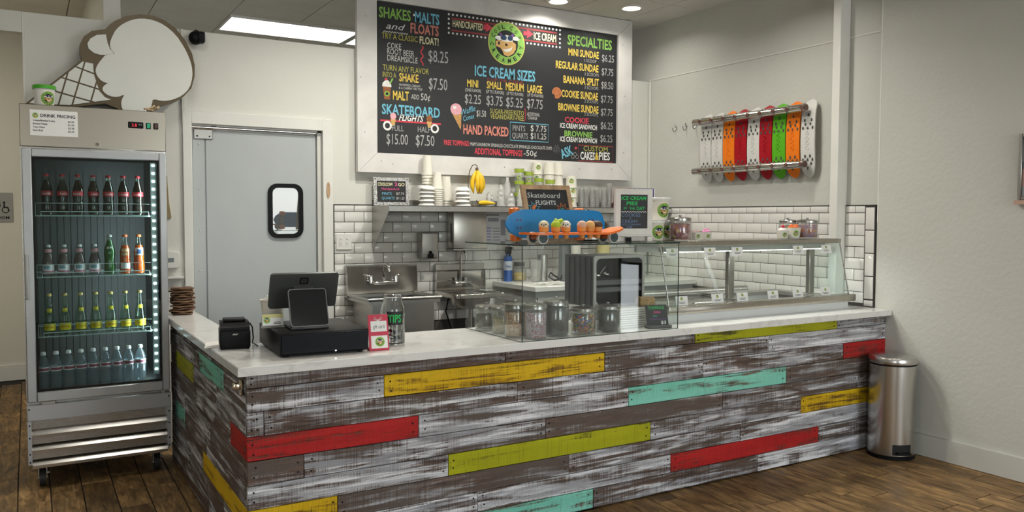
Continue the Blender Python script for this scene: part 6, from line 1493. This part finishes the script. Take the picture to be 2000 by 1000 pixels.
# things on the cabinet's top shelf
ZT2 = TZ+.031
tub('quart_tub', 'white tub stacked on top of two others beside the pies sign', (2.548, .425, ZT2+.122), .056, .068, .132, None, es=.72, a=face_a(2.5, .375)+.62, group='white tubs with the round emblem')
tub('quart_tub', 'left of the two white tubs under the third one', (2.497, .400, ZT2), .050, .060, .115, None, es=.78, a=face_a(2.46, .375)+.55, group='white tubs with the round emblem')
tub('quart_tub', 'right of the two white tubs under the third one', (2.648, .458, ZT2), .048, .054, .115, None, es=.78, a=face_a(2.57, .345)+.20, group='white tubs with the round emblem')
CANDY = speckle('wrapped_candy_left', [(.30, .04, .05), (.55, .16, .06), (.38, .12, .22), (.62, .42, .10), (.50, .22, .24), (.24, .05, .04)], 46, .35, .8)
jar('squat glass jar of red and yellow candies beside the white tubs', 2.640, .330, .066, .142, CANDY, 'red orange and yellow candies in the squat jar', .74, ZT2, fname='wrapped_candies')
jar('glass jar of orange and lilac candies at the cabinet right end', 3.815, .36, .070, .128, speckle('wrapped_candy_right', [(.62, .16, .04), (.45, .28, .36), (.60, .40, .42), (.66, .30, .08), (.40, .22, .34)], 46, .35, .8), 'orange and lilac candies in the right jar', .74, ZT2, fname='wrapped_candies')
jar('second candy jar half hidden behind the right end jar', 3.755, .475, .058, .128, speckle('pale_candy', [(.6, .4, .3), (.5, .3, .3), (.6, .55, .4)], 46), 'pale candies in the half hidden jar', .7, ZT2, fname='wrapped_candies')
def small_cup(lab, x, y, r, h, tops, grp=None):
    t = tub('sample_cup', lab, (x, y, ZT2), r*.82, r, h, None, 'cup', es=.42, ez=.5, letters=False, lid=False, a=face_a(x, y)+.45, group=grp)
    for nm_, b, m in tops: obj(nm_, b, m, t)
PINK = mat('pink_treat', (.62, .25, .42), .6, var=.2, scale=60, bump=.4); ORT = mat('orange_gummy', (.75, .16, .03), .35); REDT = mat('red_cherry', (.55, .02, .05), .3); WHIP = mat('whipped_white', (.80, .75, .72), .7, bump=.3)
small_cup('small cup with dark topping right of the candy jar', 2.800, .36, .034, .050, [('filling', B().lathe([(0, .046), (.032, .046), (.02, .056), (0, .058)], 18, cap=(False, False)), mat('dark_filling', (.22, .12, .12), .6))])
small_cup('small cup piled with pink treats right of the dark one', 2.888, .365, .034, .050, [('filling', B().sph((0, 0, .052), .026, 12, 0, (1.1, 1, .5)).sph((.012, .005, .062), .012, 8).sph((-.012, 0, .062), .011, 8), PINK)])
small_cup('small cup of whipped cream and cherry left of the right candy jars', 3.572, .36, .040, .056, [('filling', B().sph((0, 0, .055), .034, 14, 0, (1, 1, .6)), WHIP), ('cherry', B().sph((-.004, -.006, .082), .011, 10).tube([(-.004, -.006, .09), (.004, 0, .108)], .0014, 5), REDT)])
small_cup('larger cup of orange gummies in front of the right candy jars', 3.675, .36, .050, .074, [('filling', B().sph((0, 0, .075), .040, 14, 0, (1, .9, .3)).sph((.015, -.01, .084), .014, 10).sph((-.015, .0, .085), .014, 10), ORT)])

# ------------------------------------------------------------------ white back counter and the things on it
t = thing('back_counter', 'white-topped work counter against the tiled wall right of the sinks', 'counter', (0, 0, 0))
obj('worktop', B().bx(2.53, 1.787, .962, XR-.03, YB-.018, 1.0, 0, .003), mat('white_laminate', (.70, .69, .66), .3, var=.02), t)
obj('body', B().bx(2.56, 1.83, .10, XR-.03, YB-.018, .9615), mat('grey_cabinet', (.33, .33, .32), .5), t)
for k in range(3): obj('door', B().bx(2.57+.53*k, 1.812, .13, 3.09+.53*k, 1.8295, .80, 0, .002), GREYP, t)
obj('drawer_strip', B().bx(2.57, 1.812, .81, 4.15, 1.8295, .915, 0, .002), mat('pale_drawer', (.52, .52, .50), .45), t)
ZB = 1.0006
t = thing('spindle_mixer', 'tall grey milkshake mixer on the back counter', 'mixer', (3.105, 2.16, ZB))
MIX = mat('slate_mixer_enamel', (.155, .17, .175), .28)
obj('base', B().lathe([(0, 0), (.088, 0), (.092, .008), (.085, .022), (.05, .03), (0, .032)], 32, cap=(False, False)), MIX, t)
obj('column', B().prism([(.005, .02), (.075, .02), (.06, .10), (.055, .42), (.0, .42), (.005, .25)], -.075, .075, 'x'), MIX, t)
obj('head', B().bx(-.08, -.10, .40, .08, .06, .50, 0, .025, 3), MIX, t)
obj('splash_cup', B().lathe([(0, .12), (.030, .12), (.048, .36), (.046, .36), (.0, .34)], 24, o=(.02, -.05, .0), cap=(False, False)), mat('ivory_mixing_cup', (.62, .60, .54), .4), t)
obj('cable', B().tube([(-.08, .02, .010), (-.14, .03, .05), (-.18, .02, .075), (-.21, .0, .04), (-.17, -.02, .012), (-.10, -.01, .02), (-.08, .0, .05)], .006, 6), BLACK, t)
def tumbler(lab, x, y, r0, r1, h, m, cat='cup', name='steel_cup'):
    one(name, B().lathe([(0, .001), (r0, .001), (r1, h), (r1+.002, h+.002), (r1-.003, h), (r0-.003, .005), (0, .005)], 24, cap=(False, False)), m, lab, cat, (x, y, ZB))
tumbler('flared clear plastic mixing cup on the back counter, leftmost', 2.795, 2.20, .034, .050, .175, CLEARP, name='clear_cup')
tumbler('tall steel mixing cup between the clear cup and the grey mixer', 2.905, 2.27, .042, .046, .215, STEELV)
for k in range(26):
    if k == 0: pile = B()
    a = random.uniform(-.5, .5); pile.box((random.uniform(-.09, .10), random.uniform(-.035, .035), .004+.0007*k), (.10, .007, .004), 0, 0, (0, 0, a))
one('straw_pile', pile, PAPER, 'loose pile of white wrapped straws on the back counter edge', 'straws', (2.72, 1.925, ZB), kind='stuff')
def spray(name, label, x, y, r, h, m, cap, cat='bottle'):
    t = thing(name, label, cat, (x, y, ZB))
    obj('body', B().lathe([(0, 0), (r, 0), (r, h*.66), (r*.85, h*.72), (r*.45, h*.78), (r*.45, h*.8), (0, h*.8)], 24, cap=(False, False)), m, t)
    return t
t = spray('spray_bottle', 'blue liquid spray bottle with a black trigger on the back counter', 2.640, 2.385, .036, .285, mat('blue_cleaner', (.02, .09, .34), .2), BLACK)
obj('label', B().lathe([(.0368, .09), (.0368, .165)], 24, cap=(False, False)), mat('white_blue_label', (.55, .60, .68), .5), t)
b = B(); text(b, 'Clean', -.026, 0, .052, .020, round_(0, 0, .115, .0374, face_a(2.64, 2.385), 1.0), 0, True, .2); obj('lettering', b, BLUEINK, t, fix=False)
obj('trigger', B().bx(-.016, -.035, .226, .016, .03, .285, 0, .006, 2).box((-.005, -.045, .235), (.012, .012, .06), 0, .003, (.4, 0, 0)).box((.0, -.045, .275), (.022, .03, .02), 0, .004), BLACK, t)
obj('nozzle_tube', B().tube([(-.005, -.03, .285), (-.025, -.035, .32), (-.045, -.04, .345)], .0035, 6), DARK, t)
t = thing('yellow_jar', 'glass jar half full of yellow powder beside the blue bottle', 'jar', (2.735, 2.36, ZB))
obj('glass', B().lathe([(0, .001), (.056, .001), (.060, .01), (.060, .095), (.040, .115), (.040, .125), (.037, .125), (.055, .092), (.055, .008), (0, .006)], 28, cap=(False, False)), JARG, t)
obj('lid', B().lathe([(0, .126), (.043, .126), (.044, .15), (.04, .156), (0, .156)], 24, cap=(False, False)), DARK, t)
one('yellow_powder', B().lathe([(0, .008), (.053, .009), (.0535, .055), (.03, .07), (0, .066)], 24, cap=(False, False)), mat('yellow_powder_grain', (.62, .46, .10), .9, bump=.4), 'yellow powder filling half the jar by the blue bottle', 'powder', (2.735, 2.36, ZB), kind='stuff')
t = thing('syrup_bottle', 'pink-brown syrup squeeze bottle with pump behind the dark crate', 'bottle', (3.262, 2.15, ZB))
obj('body', B().lathe([(0, 0), (.034, 0), (.036, .01), (.036, .13), (.028, .15), (.014, .158), (.014, .17), (0, .17)], 24, cap=(False, False)), mat('pink_brown_syrup', (.36, .17, .14), .35), t)
obj('pump', B().cyl((0, 0, .1705), (0, 0, .215), .012, n=14).box((-.01, -.012, .222), (.05, .016, .012), 0, .004), WHITE, t)
obj('label', B().bx(-.012, -.0372, .055, .016, -.0362, .075), WHITE, t)
t = thing('lemonade_carton', 'small yellow tub at the back of the work counter', 'tub', (3.55, 2.30, ZB))
t['label'] = 'small yellow tub on the back counter seen above the dark crate'
obj('tub_wall', B().lathe([(0, 0), (.052, 0), (.060, .29), (.057, .29), (.05, .004), (0, .004)], 24, cap=(False, False)), mat('pale_yellow_tub', (.62, .54, .24), .5), t)
# ------------------------------------------------------------------ skateboard decks on the right-hand wall
t = thing('deck_rack', 'pair of stainless wall rails holding nine skateboard decks', 'rack', (0, 0, 0))
RX = 4.076
DY = [1.657, 1.527, 1.397, 1.271, 1.138, 1.016, .887, .757, .622]
ZR_ = (2.322, 1.916)
CAPM = mat('brown_rail_plug', (.12, .055, .045), .45)
for z in ZR_:
    b = B().cyl((RX, .606, z), (RX, 1.748, z), .0280, n=20)
    rl = obj('rail', b, steel('rail_steel', (.58, .56, .53), .16, (3, 60, 3), .10), t)
    obj('plug', B().cyl((RX, .603, z), (RX, .6058, z), .023, n=16), CAPM, rl)
    for y in DY:
        b = B().cyl((RX, y-.010, z), (RX, y+.010, z), .0305, n=20); b.cyl((RX-.034, y, z), (RX-.018, y, z), .0145, n=14, m=1)
        obj('collar', b, [STEELD, CAPM], rl)
    b = B()
    for y in (1.735, 1.2045, .69): b.cyl((RX+.025, y, z), (XR-.0006, y, z), .003, n=10)
    obj('standoff', b, STEELD, rl)
cols = [('white', (.66, .65, .62)), ('white', (.66, .65, .62)), ('orange', (.86, .20, .010)), ('red', (.38, .006, .014)), ('white', (.66, .65, .62)), ('red', (.38, .006, .014)), ('green', (.10, .42, .015)), ('orange', (.86, .20, .010)), ('white', (.66, .65, .62))]
HOLE = mat('dark_deck_hole', (.07, .07, .065), .8)
names_ = {0: 'white skateboard deck at the left end of the wall rails', 1: 'white skateboard deck second from the left on the rails', 2: 'orange skateboard deck between a white and a red one on the wall', 3: 'red skateboard deck left of the middle white one', 4: 'white skateboard deck in the middle between two red decks', 5: 'red skateboard deck beside the green one', 6: 'green skateboard deck on the wall rails', 7: 'orange skateboard deck right of the green one', 8: 'white skateboard deck at the right end of the wall rails'}
DM = {}
def deck_mesh(col):
    b = B(); L, w = .565, .122
    z = lambda s: .014*math.sin(PI*min(1, max(0, (s-.06)/.88)))-(.030*((s-.84)/.16)**1.4 if s > .84 else 0)-(.022*((.12-s)/.12)**1.4 if s < .12 else 0)
    deck(b, L, w, .010, 0, 0, z)
    # drain holes and raised scroll on the face
    hb = B()
    for s in (.12, .175, .225, .27, .63, .68, .73, .80):
        row = (0,) if s in (.12, .80) else (-.030, .030) if s in (.175, .73) else (-.042, .0, .042) if s in (.225, .63) else (-.022, .022)
        for y in row:
            x = -L/2+L*s; zz = z(s)+.0056
            hb.poly([(x+.0125*math.cos(a), y+.0085*math.sin(a), zz+.0004) for a in (2*PI*i/10 for i in range(10))])
    sb = B()
    for k in range(5):
        stroke_pts = [(-.07+.035*k+.014*math.cos(a)*(1-a/9), .0+.022*math.sin(a)*(1-a/9)) for a in (i*.55 for i in range(12))]
        sb.tube([(x, y, z(x/L+.5)+.0050) for x, y in stroke_pts], .0022, 5)
    m = mat('%s_deck_plastic' % col[0], col[1], .45, spec=.25, var=.03)
    return mesh('deck_board', b, m), mesh('drain_hole', hb, HOLE, False), mesh('raised_scroll', sb, m)
for i, (y, c) in enumerate(zip(DY, cols)):
    if c[0] not in DM: DM[c[0]] = deck_mesh(c)
    # local x runs down the wall, local z points into the room
    t = thing('skateboard_deck', names_[i], 'skateboard deck', (4.124, y, 2.106), 0, 'skateboard decks on the wall rails')
    M = Matrix(((0, 0, -1), (0, 1, 0), (1, 0, 0))).transposed()      # columns below
    t.matrix_world = Matrix.Translation((4.136, y, 2.106)) @ Matrix(((0, 0, -1, 0), (0, 1, 0, 0), (1, 0, 0, 0), (0, 0, 0, 1)))
    link('deck_board', DM[c[0]][0], t); h = link('drain_hole', DM[c[0]][1], t); h['kind'] = 'stuff'; h = link('raised_scroll', DM[c[0]][2], t); h['kind'] = 'stuff'
for i, y in enumerate((2.096, 1.966, 1.845)):
    b = B().cyl((XR-.006, y, 2.318), (XR-.0006, y, 2.318), .010, n=12).tube([(XR-.004, y, 2.318), (XR-.012, y, 2.295), (XR-.028, y, 2.285), (XR-.040, y, 2.298), (XR-.042, y, 2.318)], .0045, 8).tube([(XR-.004, y, 2.32), (XR-.012, y, 2.332), (XR-.016, y, 2.348)], .004, 8)
    one('coat_hook', b, STEELD, 'small chrome wall hook left of the skateboard decks, %s of three' % ('leftmost', 'middle', 'nearest the rails')[i], 'hook', group='wall hooks')
# ------------------------------------------------------------------ step bin
t = thing('step_bin', 'round stainless pedal bin in the corner right of the counter', 'bin', (4.018, -.166, 0), math.radians(-28))
r = .1435
obj('base_ring', B().lathe([(0, .0), (r-.004, 0), (r+.001, .004), (r+.001, .022), (r-.004, .026), (0, .026)], 48, cap=(False, False)), BLACK, t)
obj('body', B().lathe([(0, .0265), (r-.001, .0265), (r-.001, .595), (0, .595)], 48, cap=(False, False)), steel('bin_steel', (.58, .56, .53), .25, (40, 40, 1.0), .12), t)
obj('lid_seal', B().lathe([(0, .5955), (r, .5955), (r, .606), (0, .606)], 48, cap=(False, False)), BLACK, t)
obj('lid', B().lathe([(0, .6065), (r+.002, .6065), (r+.003, .610), (r+.003, .636), (r-.004, .648), (r*.6, .656), (0, .658)], 48, cap=(False, False)), steel('bin_lid_steel', (.56, .54, .515), .24, (30, 30, 2), .08), t)
b = B()
for i in range(9):
    a0, a1 = -PI/2-.42+.0933*i, -PI/2-.42+.0933*(i+1); q = r+.001
    b.poly([(q*math.cos(a0), q*math.sin(a0), .034), (q*math.cos(a1), q*math.sin(a1), .034), (q*math.cos(a1), q*math.sin(a1), .100), (q*math.cos(a0), q*math.sin(a0), .100)])
obj('pedal_recess', b, mat('bin_recess', (.006, .006, .006), .7), t)
obj('pedal', B().box((0, -r-.012, .050), (.085, .046, .012), 0, .004).box((0, -r-.028, .052), (.078, .012, .010), 0, .003), BLACK, t)
# ------------------------------------------------------------------ framed picture at the picture's right edge
t = thing('wall_picture', 'framed picture with light mat at the far right on the wall', 'picture', (XR-.0106, -1.02, 1.825))
obj('frame', B().bx(-.030, -.19, -.19, 0, -.17, .19, 0, .003).bx(-.030, .17, -.19, 0, .19, .19, 0, .003).bx(-.030, -.17, -.19, 0, .17, -.17, 0, .003).bx(-.030, -.17, .17, 0, .17, .19, 0, .003), STEELD, t)
obj('print', B().bx(-.018, -.169, -.169, -.006, .169, .169), [speckle('muted_abstract_print', [(.55, .50, .45), (.20, .24, .28), (.70, .66, .60), (.55, .35, .30), (.35, .38, .40)], 9, .5, .1)], t)
b = B().bx(-.040, -.185, -.215, -.004, .20, -.1905)
obj('ledge', b, mat('rosy_shelf_wood', (.55, .36, .28), .6), t)
